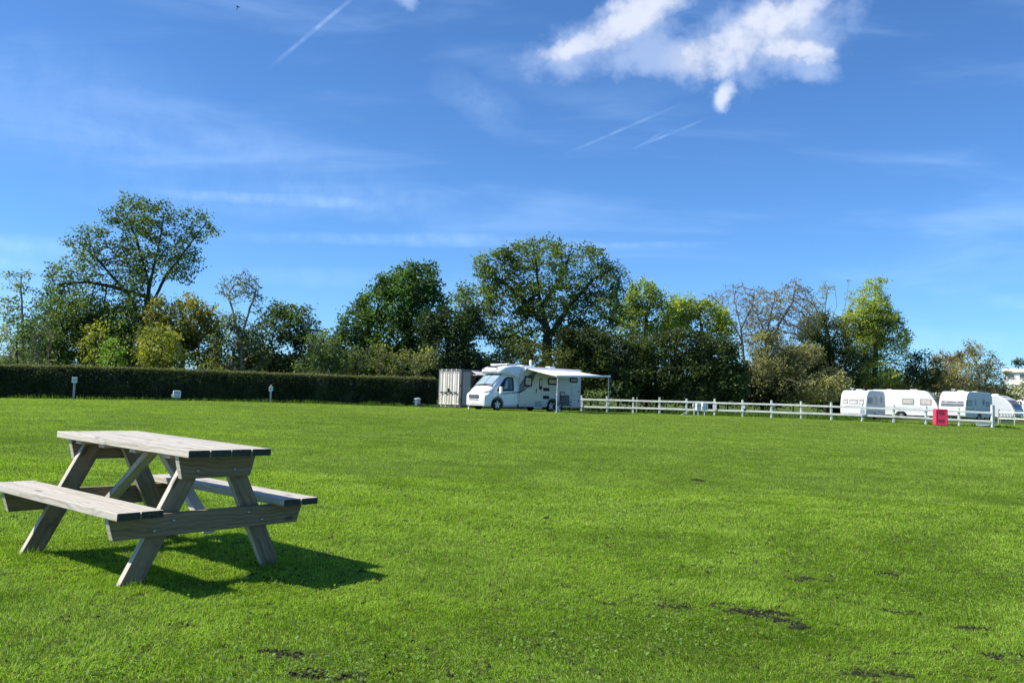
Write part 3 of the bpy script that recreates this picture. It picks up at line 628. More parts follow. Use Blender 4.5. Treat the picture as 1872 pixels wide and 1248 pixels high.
# between oak and right hand trees
T('lime_tree', 'pale yellow-green round tree right of the great oak', 'tree', 74, [[(1180, 752), (1180, 650), (1182, 580)]], [(1178, 545, 38, 34), (1160, 590, 40, 34), (1205, 585, 34, 40), (1225, 560, 18, 26)], 420, (24, .24, .28), (.07, .11, .02), (.24, .27, .05), .2)
T('robinia_tree', 'yellow-green flat-topped tree before the bare grey trees', 'tree', 75, [[(1280, 756), (1280, 660), (1282, 600)]], [(1250, 570, 28, 28), (1290, 580, 42, 32), (1310, 600, 28, 36), (1240, 600, 30, 26)], 420, (24, .24, .27), (.08, .11, .02), (.23, .26, .045), .18)
T('hawthorn_thicket', 'olive-topped dark thicket directly right of the awning', 'bush', 64, [[(1080, 750), (1080, 680)], [(1130, 752), (1130, 680)], [(1040, 748), (1045, 680)]], [(1075, 625, 48, 28), (1050, 655, 36, 36), (1110, 650, 55, 42), (1130, 690, 50, 44), (1070, 700, 50, 36)], 900, (34, .21, .26), (.013, .024, .008), (.060, .080, .022), .12)
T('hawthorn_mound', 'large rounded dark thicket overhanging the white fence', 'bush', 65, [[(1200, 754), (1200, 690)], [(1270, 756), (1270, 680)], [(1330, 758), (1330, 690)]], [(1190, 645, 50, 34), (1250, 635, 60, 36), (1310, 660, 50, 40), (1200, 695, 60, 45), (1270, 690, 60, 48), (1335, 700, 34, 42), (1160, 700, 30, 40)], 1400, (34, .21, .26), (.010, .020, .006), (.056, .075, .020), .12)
T('fence_bush', 'low pale green bush poking through the fence beside the awning pole', 'bush', 61.5, [[(1092, 752), (1092, 730)]], [(1092, 727, 26, 16), (1075, 738, 20, 12), (1112, 738, 18, 12)], 130, (13, .13, .13), (.05, .09, .025), (.15, .21, .07), .03)
# right group
T('bare_ash', 'leafless fine-twigged grey tree nearest the thicket', 'tree', 84, [[(1362, 762), (1360, 660), (1355, 600), (1345, 560)], [(1355, 620), (1325, 565), (1300, 540)], [(1358, 600), (1375, 560), (1380, 530)]], [(1345, 550, 42, 34), (1310, 550, 34, 18), (1370, 600, 30, 40), (1355, 540, 20, 28), (1330, 600, 30, 36)], 750, (2.6, .14, .16), (.08, .08, .05), (.14, .12, .08), .14, 'bark_grey', tip_r=.017, shell=.4)
T('dying_elm', 'grey-brown half-bare tree with a crooked dark trunk', 'tree', 86, [[(1393, 762), (1398, 700), (1402, 640), (1395, 600), (1382, 570)], [(1402, 640), (1425, 590), (1450, 550), (1455, 515)], [(1400, 620), (1410, 570), (1420, 530)]], [(1400, 560, 42, 32), (1450, 550, 40, 36), (1440, 590, 50, 34), (1385, 600, 26, 30), (1455, 525, 20, 18), (1470, 580, 36, 40), (1400, 640, 40, 30)], 1000, (9, .17, .2), (.07, .065, .035), (.17, .155, .085), .20, 'bark_grey', tip_r=.019, shell=.4)
T('dead_elm', 'tree with bare antler-like branches above a thin green crown', 'tree', 91, [[(1520, 765), (1518, 680), (1515, 620), (1508, 570), (1512, 530)], [(1515, 600), (1530, 560), (1526, 525)], [(1515, 610), (1490, 560), (1480, 535)], [(1516, 640), (1545, 560), (1552, 516)]], [(1500, 590, 30, 26), (1530, 600, 24, 24), (1490, 550, 16, 18), (1510, 530, 14, 14)], 200, (9, .18, .2), (.06, .08, .025), (.15, .17, .05), .18, 'bark_grey', tip_r=.024)
T('ash_tree', 'tall light green billowing tree left of the caravans', 'tree', 89, [[(1600, 768), (1600, 700), (1602, 620), (1600, 560)], [(1602, 620), (1570, 590)], [(1600, 580), (1600, 530), (1610, 515)]], [(1602, 520, 24, 12), (1585, 550, 36, 30), (1580, 590, 46, 36), (1615, 600, 40, 40), (1640, 620, 26, 36), (1575, 630, 42, 34), (1625, 650, 40, 30), (1600, 680, 56, 30), (1570, 610, 34, 44), (1590, 565, 40, 30)], 1100, (25, .22, .26), (.065, .10, .022), (.22, .25, .045), .28)
T('ivy_oak', 'deep green tree in the shade under the half-bare trees', 'tree', 89, [[(1510, 765), (1512, 700)]], [(1480, 640, 50, 40), (1520, 660, 42, 42), (1560, 670, 36, 30), (1540, 610, 34, 30), (1500, 600, 34, 26), (1530, 715, 50, 24)], 760, (22, .24, .3), (.018, .032, .010), (.085, .11, .03), .2)
T('bleached_thicket', 'pale olive tangled thicket behind the middle of the fence', 'bush', 83, [[(1400, 764), (1400, 700)], [(1450, 765), (1450, 700)], [(1380, 763), (1375, 700)]], [(1385, 690, 30, 40), (1420, 660, 40, 34), (1440, 700, 50, 36), (1480, 715, 40, 24), (1470, 650, 36, 24), (1400, 630, 34, 26), (1520, 700, 34, 34)], 1000, (17, .22, .26), (.055, .065, .025), (.24, .225, .10), .09, 'bark_grey')
T('sallow_bush', 'golden olive bush right behind the leftmost caravan', 'bush', 92, [[(1615, 768), (1615, 720)], [(1570, 768), (1570, 720)]], [(1580, 700, 34, 20), (1625, 695, 40, 22), (1660, 705, 30, 18), (1540, 710, 24, 16)], 400, (20, .2, .25), (.10, .10, .03), (.27, .25, .09), .09)
T('holm_oak', 'small round dark green tree behind the two broad caravans', 'tree', 90, [[(1688, 770), (1690, 700)]], [(1690, 672, 32, 34), (1705, 700, 26, 26), (1670, 690, 20, 24)], 250, (18, .24, .3), (.02, .035, .012), (.075, .095, .028), .16)
T('russet_tree', 'brownish pink-tinged tree beside the small dark tree', 'tree', 92, [[(1730, 770), (1730, 700)]], [(1722, 672, 24, 26), (1735, 700, 30, 24)], 190, (14, .22, .27), (.10, .085, .045), (.24, .19, .10), .12, 'bark_grey')
T('crab_apple_tree', 'ragged olive and brown tree nearest the far building', 'tree', 88, [[(1790, 772), (1790, 710), (1785, 660)], [(1765, 772), (1762, 700)]], [(1785, 660, 40, 30), (1770, 690, 50, 30), (1815, 690, 30, 32), (1790, 715, 50, 22), (1782, 640, 20, 16)], 600, (15, .2, .25), (.045, .055, .02), (.22, .20, .075), .16, 'bark_grey')
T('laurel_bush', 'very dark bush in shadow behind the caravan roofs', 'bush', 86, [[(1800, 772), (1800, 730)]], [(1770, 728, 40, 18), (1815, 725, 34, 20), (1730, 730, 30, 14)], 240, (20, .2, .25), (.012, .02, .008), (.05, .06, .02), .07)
T('privet_bush', 'yellow-green bush at the right edge below the far building', 'bush', 87, [[(1866, 772), (1866, 740)], [(1900, 772), (1900, 740)]], [(1862, 718, 26, 16), (1895, 712, 34, 20), (1850, 728, 16, 12)], 220, (20, .2, .24), (.10, .11, .03), (.26, .26, .09), .06)
T('distant_tree', 'small dark tree on the skyline beside the far building', 'tree', 158, [[(1862, 690), (1862, 670)]], [(1862, 662, 8, 8), (1874, 664, 12, 6)], 60, (14, .35, .35), (.03, .05, .03), (.07, .10, .05), .1, zmin=-3)
# far backdrop of low shrubs filling the gaps behind the hedge
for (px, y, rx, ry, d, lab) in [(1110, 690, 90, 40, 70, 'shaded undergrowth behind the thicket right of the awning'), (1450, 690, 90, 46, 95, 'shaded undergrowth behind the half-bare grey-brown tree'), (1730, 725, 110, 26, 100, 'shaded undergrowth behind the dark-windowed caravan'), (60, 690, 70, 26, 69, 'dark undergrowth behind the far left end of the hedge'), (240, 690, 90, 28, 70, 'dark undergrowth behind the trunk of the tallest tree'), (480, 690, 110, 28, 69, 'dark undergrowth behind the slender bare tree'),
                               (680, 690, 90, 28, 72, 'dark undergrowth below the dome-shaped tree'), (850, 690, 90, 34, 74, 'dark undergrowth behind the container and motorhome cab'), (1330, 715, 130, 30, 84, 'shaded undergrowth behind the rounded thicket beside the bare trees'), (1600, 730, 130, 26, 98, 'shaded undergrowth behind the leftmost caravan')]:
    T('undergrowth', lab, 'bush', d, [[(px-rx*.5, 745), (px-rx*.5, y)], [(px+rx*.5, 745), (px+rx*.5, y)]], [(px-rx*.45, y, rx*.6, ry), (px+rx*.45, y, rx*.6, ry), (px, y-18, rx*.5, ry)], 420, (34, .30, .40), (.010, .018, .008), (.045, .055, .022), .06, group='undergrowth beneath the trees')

def make_hedge():
    # front foot line given by picture columns; the top trimmed level
    cols = [(-420, 44.6), (-200, 46.6), (0, 49.2), (200, 50.8), (400, 52.6), (600, 54.5), (750, 56.0), (792, 56.6)]
    tops = {-420: 664, -200: 665, 0: 668, 200: 671.5, 400: 679, 600: 686.5, 750: 691, 792: 692}
    base = gp(400, 52.6); root = empty('hedge', base, 0, 'long clipped dark hedge with a pale trimmed top', 'hedge')
    xs = np.array([gp(*c).x for c in cols]); ys = np.array([c[1] for c in cols]); zt = np.array([at(c[0], tops[c[0]], c[1]).z for c in cols]); th = 1.3
    # core
    n = 260; X = np.linspace(xs[0], xs[-1], n); Yf = np.interp(X, xs, ys); Zt = np.interp(X, xs, zt) - .07; Zb = tz(X, Yf)
    ring = []
    for oy, fz in ((.22, 0), (.16, .35), (.14, .7), (.22, 1), (.6, 1.0), (th-.2, 1.0), (th-.1, .5), (th-.15, 0)):
        ring.append(np.c_[X, Yf+oy+RNG.normal(0, .035, n), Zb+(Zt-Zb)*fz+RNG.normal(0, .02, n)*(fz > 0)])
    V = np.stack(ring, 1).reshape(-1, 3); m = 8; i, j = np.meshgrid(np.arange(n-1), np.arange(m-1), indexing='ij'); a = (i*m+j).ravel()
    np_mesh('woody_core', V-np.array(base), [np.c_[a, a+1, a+m+1, a+m]], None, ('hedge_core',), root)
    # leaves over faces
    P, cl = [], []
    L = abs(xs[-1]-xs[0])
    for kind, cnt in (('front', 125000), ('top', 42000), ('end', 3500), ('back', 15000)):
        t = RNG.random(cnt); X = xs[0]+(xs[-1]-xs[0])*t; yf = np.interp(X, xs, ys); z1 = np.interp(X, xs, zt); z0 = tz(X, yf)
        if kind == 'front':
            fz = RNG.random(cnt); bul = .10*np.sin(fz*3.0) - .18*(vnoise(X, fz*2, .9, 41, 4)-.5); Y = yf + .16 - bul + RNG.normal(0, .07, cnt); Z = z0+(z1-z0)*fz
            hole = vnoise(X, fz*2.2, 2.4, 44, 3) > .66; kp = ~(hole & (RNG.random(cnt) < .7)); X, Y, Z = X[kp], Y[kp], Z[kp]
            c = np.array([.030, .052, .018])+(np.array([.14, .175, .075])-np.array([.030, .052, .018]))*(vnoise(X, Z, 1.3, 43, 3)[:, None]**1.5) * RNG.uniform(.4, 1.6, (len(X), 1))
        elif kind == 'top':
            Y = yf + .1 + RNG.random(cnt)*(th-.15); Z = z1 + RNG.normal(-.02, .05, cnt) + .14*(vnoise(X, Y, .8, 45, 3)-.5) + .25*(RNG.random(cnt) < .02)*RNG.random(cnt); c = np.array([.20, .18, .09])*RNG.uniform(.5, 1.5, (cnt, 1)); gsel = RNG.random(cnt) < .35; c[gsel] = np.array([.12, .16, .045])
        elif kind == 'end':
            X = np.full(cnt, xs[-1]) + RNG.normal(0, .08, cnt); Y = ys[-1] + RNG.random(cnt)*th; Z = tz(X, Y) + RNG.random(cnt)*(zt[-1]-gz(xs[-1], ys[-1])); c = np.array([.03, .045, .018])*RNG.uniform(.5, 1.5, (cnt, 1))
        else:
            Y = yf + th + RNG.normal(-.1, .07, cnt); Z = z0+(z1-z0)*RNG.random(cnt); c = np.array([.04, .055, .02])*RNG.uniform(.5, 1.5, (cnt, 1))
        P.append(np.c_[X, Y, Z]); cl.append(c)
    P = np.concatenate(P); cl = np.concatenate(cl)
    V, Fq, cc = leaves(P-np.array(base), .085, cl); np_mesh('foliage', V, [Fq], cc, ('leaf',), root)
    # bare twigs showing in the face
    nn = 1500; X = xs[0]+(xs[-1]-xs[0])*RNG.random(nn); Y = np.interp(X, xs, ys)+.04; z0 = tz(X, Y); Z = z0+(np.interp(X, xs, zt)-z0)*RNG.random(nn)*.8
    dv = RNG.normal(0, 1, (nn, 3))*np.array([.16, .04, .2]); w = .008; A = np.c_[X, Y, Z]; kk = np.arange(nn)*3
    V = np.stack([A-np.array([w, 0, 0]), A+np.array([w, 0, w]), A+dv], 1).reshape(-1, 3); np_mesh('twig', V-np.array(base), [np.c_[kk, kk+1, kk+2]], None, ('bark_grey',), root)
plain('hedge_core', (.012, .016, .008), .95, 0, .4, 6)
make_hedge()
print('tree leaves', total)

# ------------------------------------------------------------------ picnic table
def picnic_table():
    c0 = (-2.5375, 6.352); yaw = rad(-37.1); k = 1.06
    L, Wd, H, Hb, yo, wb = 1.6265*k, .6008*k, .8003*k, .4602*k, .7175*k, .2831*k; th = .047
    cx, cy = c0; z = gz(cx, cy); gx_, gy_ = (gz(cx+.7, cy)-gz(cx-.7, cy))/1.4, (gz(cx, cy+.7)-gz(cx, cy-.7))/1.4
    R = empty('picnic_table', (0, 0, 0), 0, 'weathered wooden picnic table with two attached benches standing on the grass', 'picnic table')
    nrm = Vector((-gx_, -gy_, 1)).normalized(); u = Vector((math.cos(yaw), math.sin(yaw), 0)); u = (u-nrm*u.dot(nrm)).normalized(); v = nrm.cross(u)
    R.matrix_world = Matrix(((u.x, v.x, nrm.x, cx), (u.y, v.y, nrm.y, cy), (u.z, v.z, nrm.z, z), (0, 0, 0, 1)))
    wm = ['wood_lit_tone', 'wood_end', 'wood_shade_tone']
    def planks(name, v0, v1, n, top, ln):
        b = MB(); w = (v1-v0-(n-1)*.007)/n
        for i in range(n):
            vc = v0+w/2+i*(w+.007); e = random.uniform(-.006, .006)
            b.board((-ln/2+e, vc, top-th/2), (ln/2+e*.5, vc, top-th/2), w, th, (0, 1, 0), endmi=1)
        return b.build(name, wm, R, .0035)
    planks('tabletop', -Wd/2, Wd/2, 4, H, L); planks('bench_seat', -yo, -yo+wb, 2, Hb, L); planks('bench_seat', yo-wb, yo, 2, Hb, L)
    ul = L/2-.21*1.0
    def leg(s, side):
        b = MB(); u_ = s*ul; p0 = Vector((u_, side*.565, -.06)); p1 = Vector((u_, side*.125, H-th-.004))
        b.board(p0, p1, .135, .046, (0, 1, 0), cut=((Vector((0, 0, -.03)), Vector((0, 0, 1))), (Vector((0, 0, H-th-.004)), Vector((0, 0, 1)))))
        b.mi = [0, 0, 1, 1, 0, 0]; b.build('leg', ['wood_shade_tone', 'wood_lit_tone'], R, .004)  # thin edges painted in the sunlit tone, broad faces in the shaded one
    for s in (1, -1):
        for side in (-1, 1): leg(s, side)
        uo = s*(ul+.0475)
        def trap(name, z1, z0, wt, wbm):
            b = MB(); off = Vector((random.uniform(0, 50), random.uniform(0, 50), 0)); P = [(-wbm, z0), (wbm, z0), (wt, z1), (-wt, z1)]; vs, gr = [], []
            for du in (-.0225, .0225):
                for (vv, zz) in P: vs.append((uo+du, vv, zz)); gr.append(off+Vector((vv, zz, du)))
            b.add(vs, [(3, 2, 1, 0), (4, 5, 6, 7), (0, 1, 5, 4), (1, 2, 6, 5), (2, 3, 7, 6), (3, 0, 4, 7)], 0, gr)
            b.mi = [0, 0, 0, 1, 0, 1]  # sloping ends painted as sunlit, remaining faces as shaded
            return b.build(name, ['wood_shade_tone', 'wood_lit_tone'], R, .003)
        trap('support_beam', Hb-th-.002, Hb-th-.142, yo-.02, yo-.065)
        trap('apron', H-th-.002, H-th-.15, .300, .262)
        bz = Hb-th
        for (vv, zz, name) in [(-.30, bz-.05, 0), (-.43, bz-.105, 0), (.27, bz-.04, 0), (.385, bz-.10, 0), (-.15, H-th-.10, 0), (.13, H-th-.10, 0)]:
            b = MB(); q = uo+s*.0225; b.lathe([(.0, .011), (.007, .0095), (.0115, .005), (.0125, 0), (.0125, -.004)][::-1], 12)
            o = b.build('bolt', 'bolt_metal', R, smooth=True); o.location = (q, vv, zz); o.rotation_euler = (0, s*math.pi/2, 0)
    for uu in (-.60, -.27, .14, .56):
        b = MB(); b.board((uu, -Wd/2+.035, H-th-.015), (uu, Wd/2-.035, H-th-.015), .075, .026, (1, 0, 0)); b.build('batten', 'wood_lit_tone', R, .002)
    for s in (1, -1):
        b = MB(); b.board((s*.09, 0, H-th-.05), (s*(ul+.0), .0, Hb-th-.125), .085, .042, (0, 1, 0), cut=((Vector((0, 0, H-th-.03)), Vector((0, 0, 1))), (Vector((s*(ul+.023), 0, 0)), Vector((1, 0, 0)))))
        b.build('brace', 'wood_lit_tone', R, .003)
picnic_table()

# ------------------------------------------------------------------ posts and boxes beside the hedge
def face_yaw(p):      # turn a thing towards the open field
    return math.atan2(p[1], p[0]) - math.pi/2
def number_post(px, d, label, ph, sw, sh, num, top_knob=False, chamfer=False, zs=0):
    p = gp(px, d); R = empty('pitch_marker', p, face_yaw(p)*.6, label, 'sign post', 'numbered pitch markers')
    b = MB(); b.box((0, 0, ph/2-.05), (.095, .07, ph+.1)); b.build('post', 'grey_post', R, .01)
    b = MB(); z0, z1 = ph-.02+zs, ph-.02+sh+zs
    poly = [(-sw/2, z0), (sw/2, z0), (sw/2, z1), (-sw/2, z1)] if not chamfer else [(-sw/2+.03, z0), (.02, z0-.03), (sw/2, z0+.09), (sw/2, z1), (-sw/2, z1), (-sw/2, z0+.06)]
    b.prism(poly, 1, -.062, -.042); s = b.build('sign_plate', 'sign_white', R, .008)
    if num: text(num, sh*.62, 'number', 'grey_ink', s, (0, -.064, (z0+z1)/2), (math.pi/2, 0, 0))
    if top_knob: b = MB(); b.lathe([(.03, z1), (.05, z1+.03), (.045, z1+.09), (.01, z1+.11)], 10); b.build('cap', 'grey_post', R)
    return R
number_post(134.5, 48.6, 'leftmost grey post with a square white number plate by the hedge', .95, .27, .32, '48')
number_post(494.5, 53.0, 'grey post with a notched white number plate, right along the hedge', .68, .24, .30, '47', True, True)
def hookup(px, d, label, kind=0, h0=.17):
    p = gp(px, d); R = empty('hookup_box', p, face_yaw(p)*.5 + (.25 if kind == 0 else .5), label, 'electric box', 'electric hook-up boxes')
    b = MB(); b.box((0, .02, h0/2-.05), (.07, .07, h0+.1)); b.build('post', 'grey_post', R)
    b = MB(); b.prism([(-.17, h0), (.20, h0), (.22, h0+.08), (.22, h0+.38), (.18, h0+.42), (-.18, h0+.42), (-.2, h0+.38), (-.2, h0+.02)], 1, -.13, .13); c = b.build('casing', 'sign_white', R, .02)
    for q in range(3): b = MB(); b.box((.02, -.134, h0+.34-q*.05), (.28, .01, .022)); b.build('label_stripe', 'grey_ink', c)
    for q in (-.05, .09): b = MB(); b.cyl((q, -.13, h0+.09), (q, -.17, h0+.07), .035); b.build('socket', 'grey_ink', c)
    b = MB(); b.box((-.23, -.03, h0+.12), (.07, .14, .16)); b.build('side_socket', 'sign_white', c, .01)
    return R
hookup(322.5, 51.0, 'white electric hook-up box low in the grass before the hedge')

# ------------------------------------------------------------------ bin and crates by the container
def water_bin():
    p = gp(762.5, 56.0); R = empty('refuse_bin', p, 0, 'pale lidded plastic bin standing before the end of the hedge', 'bin')
    b = MB(); b.lathe([(.17, 0), (.185, .02), (.20, .45), (.205, .46)], 24); b.build('bucket', 'bin_plastic', R, smooth=False)
    b = MB(); b.lathe([(.235, .46), (.24, .475), (.235, .52), (.16, .56), (.05, .58), (.03, .60), (.0, .60)], 24); b.build('lid', 'bin_plastic', R)
    b = MB(); b.tube([(-.21, 0, .42), (-.25, 0, .36), (-.25, 0, .28), (-.2, 0, .22)], .012); b.build('handle', 'pole_white', R)
    p = gp(768.5, 55.7); b = MB(); b.prism([(-.16, 0), (.17, 0), (.17, .16), (.1, .2), (-.16, .2)], 1, -.12, .12); o = b.build('crate', 'blue_black', None, .01); o.location = p
    tag(o, 'small dark box leaning against the pale bin', 'box')
water_bin()
def white_box(px, d, w, h, label, mat):
    p = gp(px, d); R = empty('storage_box', p, .3, label, 'box'); b = MB(); b.box((0, 0, h/2), (w, w*.7, h)); b.build('box_body', mat, R, .015)
    b = MB(); b.box((0, 0, h+.008), (w*1.06, w*.76, .03)); b.build('lid', mat, R, .008)
white_box(791, 56.6, .26, .15, 'low white plastic box left of the container doors', 'sign_white')
white_box(798, 56.3, .13, .13, 'small grey box at the left foot of the container doors', 'bin_plastic')
for px, lab in ((789.5, 'left of two short dark grey stakes beside the container'), (793, 'right of two short dark grey stakes beside the container')):
    p = gp(px, 57.4); b = MB(); b.cyl((0, 0, -.1), (0, 0, .62), .03, .028, 10); b.lathe([(.03, .62), (.04, .63), (.03, .66), (.005, .67)], 10); o = b.build('stake', 'grey_post'); o.location = p; tag(o, lab, 'stake')

# ------------------------------------------------------------------ shipping container
def container():
    a = rad(47); n = Vector((-math.sin(a), -math.cos(a), 0)); along = -n; L, Wc, H = 6.06, 2.44, 2.56
    corner = gp(841.5, 59.0)     # near right corner of the door end
    # local frame: x runs back along the length, y from the visible long side to the hidden one
    yaw = math.atan2(along.y, along.x); side_out = Vector((math.cos(yaw-math.pi/2), math.sin(yaw-math.pi/2), 0))
    R = empty('shipping_container', corner + Vector((0, 0, .02)), yaw, 'grey corrugated shipping container with pale double doors, left of the motorhome', 'container')
    f = MB()
    for x in (.08, L-.08):
        for y in (.08, Wc-.08): f.box((x, y, H/2), (.16, .16, H-.02))
    for z in (.08, H-.07):
        f.box((L/2, .05, z), (L-.32, .10, .14)); f.box((L/2, Wc-.05, z), (L-.32, .10, .14)); f.box((.06, Wc/2, z), (.12, Wc-.32, .16)); f.box((L-.06, Wc/2, z), (.12, Wc-.32, .16))
    f.build('frame', 'container_frame', R, .01)
    def corrug(x0, x1, z0, z1, y, dep, inv=1):
        b = MB(); p = .28; xs, k = [], 0; x = x0
        while x < x1-.01:
            for dx, dy in ((0, 0), (.07, 0), (.11, dep), (.21, dep), (.25, 0)): xs.append((min(x+dx, x1), dy))
            x += p
        xs.append((x1, 0)); b.loft([[(q, y+dy*inv, z0) for q, dy in xs], [(q, y+dy*inv, z1) for q, dy in xs]], closed=False, caps=False); return b
    ox0, ox1, oz0, oz1 = .95, 2.75, 1.35, 2.12
    def panel(nm, x0, x1, z0, z1, y, inv): corrug(x0, x1, z0, z1, y, .045, inv).build(nm, 'container_side', R)
    b = corrug(.16, ox0, .15, H-.14, .03, .045); b2 = corrug(ox1, L-.16, .15, H-.14, .03, .045); b3 = corrug(ox0, ox1, .15, oz0, .03, .045); b4 = corrug(ox0, ox1, oz1, H-.14, .03, .045); b5 = corrug(.16, L-.16, .15, H-.14, Wc-.03, .045, -1)
    for q in (b2, b3, b4, b5): b.add(q.v, q.f)
    b.build('side_wall', 'container_side', R)
    b = MB(); b.box((L/2, Wc/2, H-.05), (L-.12, Wc-.12, .03)); b.box((L/2, Wc/2, .12), (L-.2, Wc-.2, .04)); b.box((L-.07, Wc/2, H/2), (.03, Wc-.3, H-.3)); b.build('roof', 'container_side', R)
    b = MB()
    for (x0, x1, z0, z1) in ((ox0-.04, ox0, oz0-.04, oz1+.04), (ox1, ox1+.04, oz0-.04, oz1+.04), (ox0, ox1, oz0-.04, oz0), (ox0, ox1, oz1, oz1+.04)): b.box(((x0+x1)/2, .03, (z0+z1)/2), (x1-x0, .1, z1-z0))
    hf = b.build('hatch_frame', 'container_frame', R)
    # propped serving hatch
    b = MB(); hz = oz1+.06; w2 = .62
    b.add([(ox0-.1, 0, hz), (ox1, 0, hz), (ox1, -w2, hz+.02), (ox0-.1, -w2, hz+.02), (ox0-.1, 0, hz+.03), (ox1, 0, hz+.03), (ox1, -w2, hz+.05), (ox0-.1, -w2, hz+.05)], [(0, 1, 2, 3), (7, 6, 5, 4), (0, 4, 5, 1), (1, 5, 6, 2), (2, 6, 7, 3), (3, 7, 4, 0)])
    b.add([(ox0-.12, -.01, hz+.32), (ox0-.1, -w2, hz+.03), (ox1, -w2, hz+.03), (ox1, -.01, hz+.24)], [(0, 1, 2, 3)])
    b.build('hatch_flap', 'side_panel', R)
    for ox in (ox0, ox1): b = MB(); b.tube([(ox-.05, .0, oz0+.3), (ox-.05, -w2+.06, hz)], .015); b.build('stay', 'container_frame', R)
    # doors with ribs, locking bars and handles
    for s in (0, 1):
        y0 = .17 + s*1.05; y1 = y0+1.04; b = MB(); pr = []; y = y0
        prof = [(y0, 0)]; n = 4; wv = (y1-y0)/n
        for q in range(n): yy = y0+q*wv; prof += [(yy+wv*.18, 0), (yy+wv*.3, .04), (yy+wv*.72, .04), (yy+wv*.84, 0)]
        prof.append((y1, 0)); b.loft([[(-.035+e, q, .17) for q, e in prof], [(-.035+e, q, H-.16) for q, e in prof]], closed=False, caps=False)
        b.box((-.03, (y0+y1)/2, .185), (.05, y1-y0, .03)); b.box((-.03, (y0+y1)/2, H-.175), (.05, y1-y0, .03))
        dr = b.build('door', 'container_door', R)
        for q in (.27, .75):
            yb = y0+q*(y1-y0); b = MB(); b.cyl((-.075, yb, .04), (-.075, yb, H-.02), .018, n=8); b.box((-.06, yb, H-.03), (.05, .08, .08)); b.box((-.06, yb, .05), (.05, .08, .06))
            br = b.build('locking_bar', 'container_door', dr)
        b = MB(); b.box((-.10, (y0+y1)/2-.05, 1.00), (.03, .75, .045)); b.box((-.10, (y0+y1)/2+.2, .95), (.03, .2, .05)); b.box((-.10, (y0+y1)/2-.25, .94), (.03, .13, .06)); b.build('handle', 'dark_trim', dr)
    b = MB(); b.box((-.09, 1.22, 1.12), (.08, .10, .30)); b.build('lock_box', 'dark_trim', R, .01)
    b = MB(); b.box((-.03, 1.215, H/2), (.03, .035, H-.34)); b.build('door_seal', 'black_plastic', R)
container()
p = gp(839.5, 66); b = MB(); b.cyl((0, 0, -.1), (0, 0, 3.35), .045, .035, 10); b.box((0, 0, 3.28), (.35, .04, .04)); o = b.build('pole', 'pole_white'); o.location = p; tag(o, 'thin pale pole rising behind the container roof', 'pole')

# ------------------------------------------------------------------ motorhome
def wheel(R, x, y, r, out, w=.22, spokes=5):
    b = MB(); prof = [(r*.62, -w/2), (r*.95, -w/2), (r, -w/2+.03), (r, w/2-.03), (r*.95, w/2), (r*.64, w/2)]; n = 28
    vs = [(q[0]*math.cos(2*math.pi*i/n), q[1], q[0]*math.sin(2*math.pi*i/n)) for q in prof for i in range(n)]
    b.add(vs, [(j*n+i, j*n+(i+1) % n, (j+1)*n+(i+1) % n, (j+1)*n+i) for j in range(len(prof)-1) for i in range(n)])
    e = empty('wheel', (x, y, r), 0); e.parent = R
    b.build('tyre', 'tyre_rubber', e, smooth=False)
    b = MB(); yf = out*w*.36; b.cyl((0, yf-out*.02, 0), (0, yf+out*.015, 0), r*.17, n=14)
    for k in range(spokes):
        a = 2*math.pi*k/spokes+.3; ca, sa = math.cos(a), math.sin(a); t = Vector((-sa, 0, ca)); c = Vector((ca, 0, sa)); ys = Vector((0, yf, 0))
        w0, w1 = r*.07, r*.16; vs = [c*r*.1+t*w0+ys, c*r*.1-t*w0+ys, c*r*.63-t*w1+ys, c*r*.63+t*w1+ys]; vs += [v-Vector((0, out*.03, 0)) for v in vs]
        b.add(vs, [(0, 1, 2, 3), (7, 6, 5, 4), (0, 4, 5, 1), (1, 5, 6, 2), (2, 6, 7, 3), (3, 7, 4, 0)])
    nn = 28; vs = [(q*math.cos(2*math.pi*i/nn), yy, q*math.sin(2*math.pi*i/nn)) for q, yy in ((r*.66, yf), (r*.60, yf), (r*.60, yf-out*.05)) for i in range(nn)]
    b.add(vs, [(j*nn+i, j*nn+(i+1) % nn, (j+1)*nn+(i+1) % nn, (j+1)*nn+i) for j in range(2) for i in range(nn)])
    b.build('rim', 'alloy', e)
    b = MB(); b.cyl((0, yf-out*.06, 0), (0, yf-out*.05, 0), r*.62, n=24); b.build('brake', 'black_plastic', e)
def plate(b, pts, out, t=.012, mi=0):
    """thin slab over a 3-D outline, thickness along OUT"""
    o = Vector(out)*t; n = len(pts); vs = [Vector(p) for p in pts]; vs += [v+o for v in vs]
    return b.add(vs, [tuple(range(n-1, -1, -1)), tuple(range(n, 2*n))] + [(i, (i+1) % n, (i+1) % n+n, i+n) for i in range(n)], mi)
def rr(x0, x1, z0, z1, r, n=4):
    """rounded rectangle outline"""
    out = []
    for cx, cz, a0 in ((x1-r, z1-r, 0), (x0+r, z1-r, 90), (x0+r, z0+r, 180), (x1-r, z0+r, 270)):
        for k in range(n+1): a = rad(a0+90*k/n); out.append((cx+r*math.cos(a), cz+r*math.sin(a)))
    return out
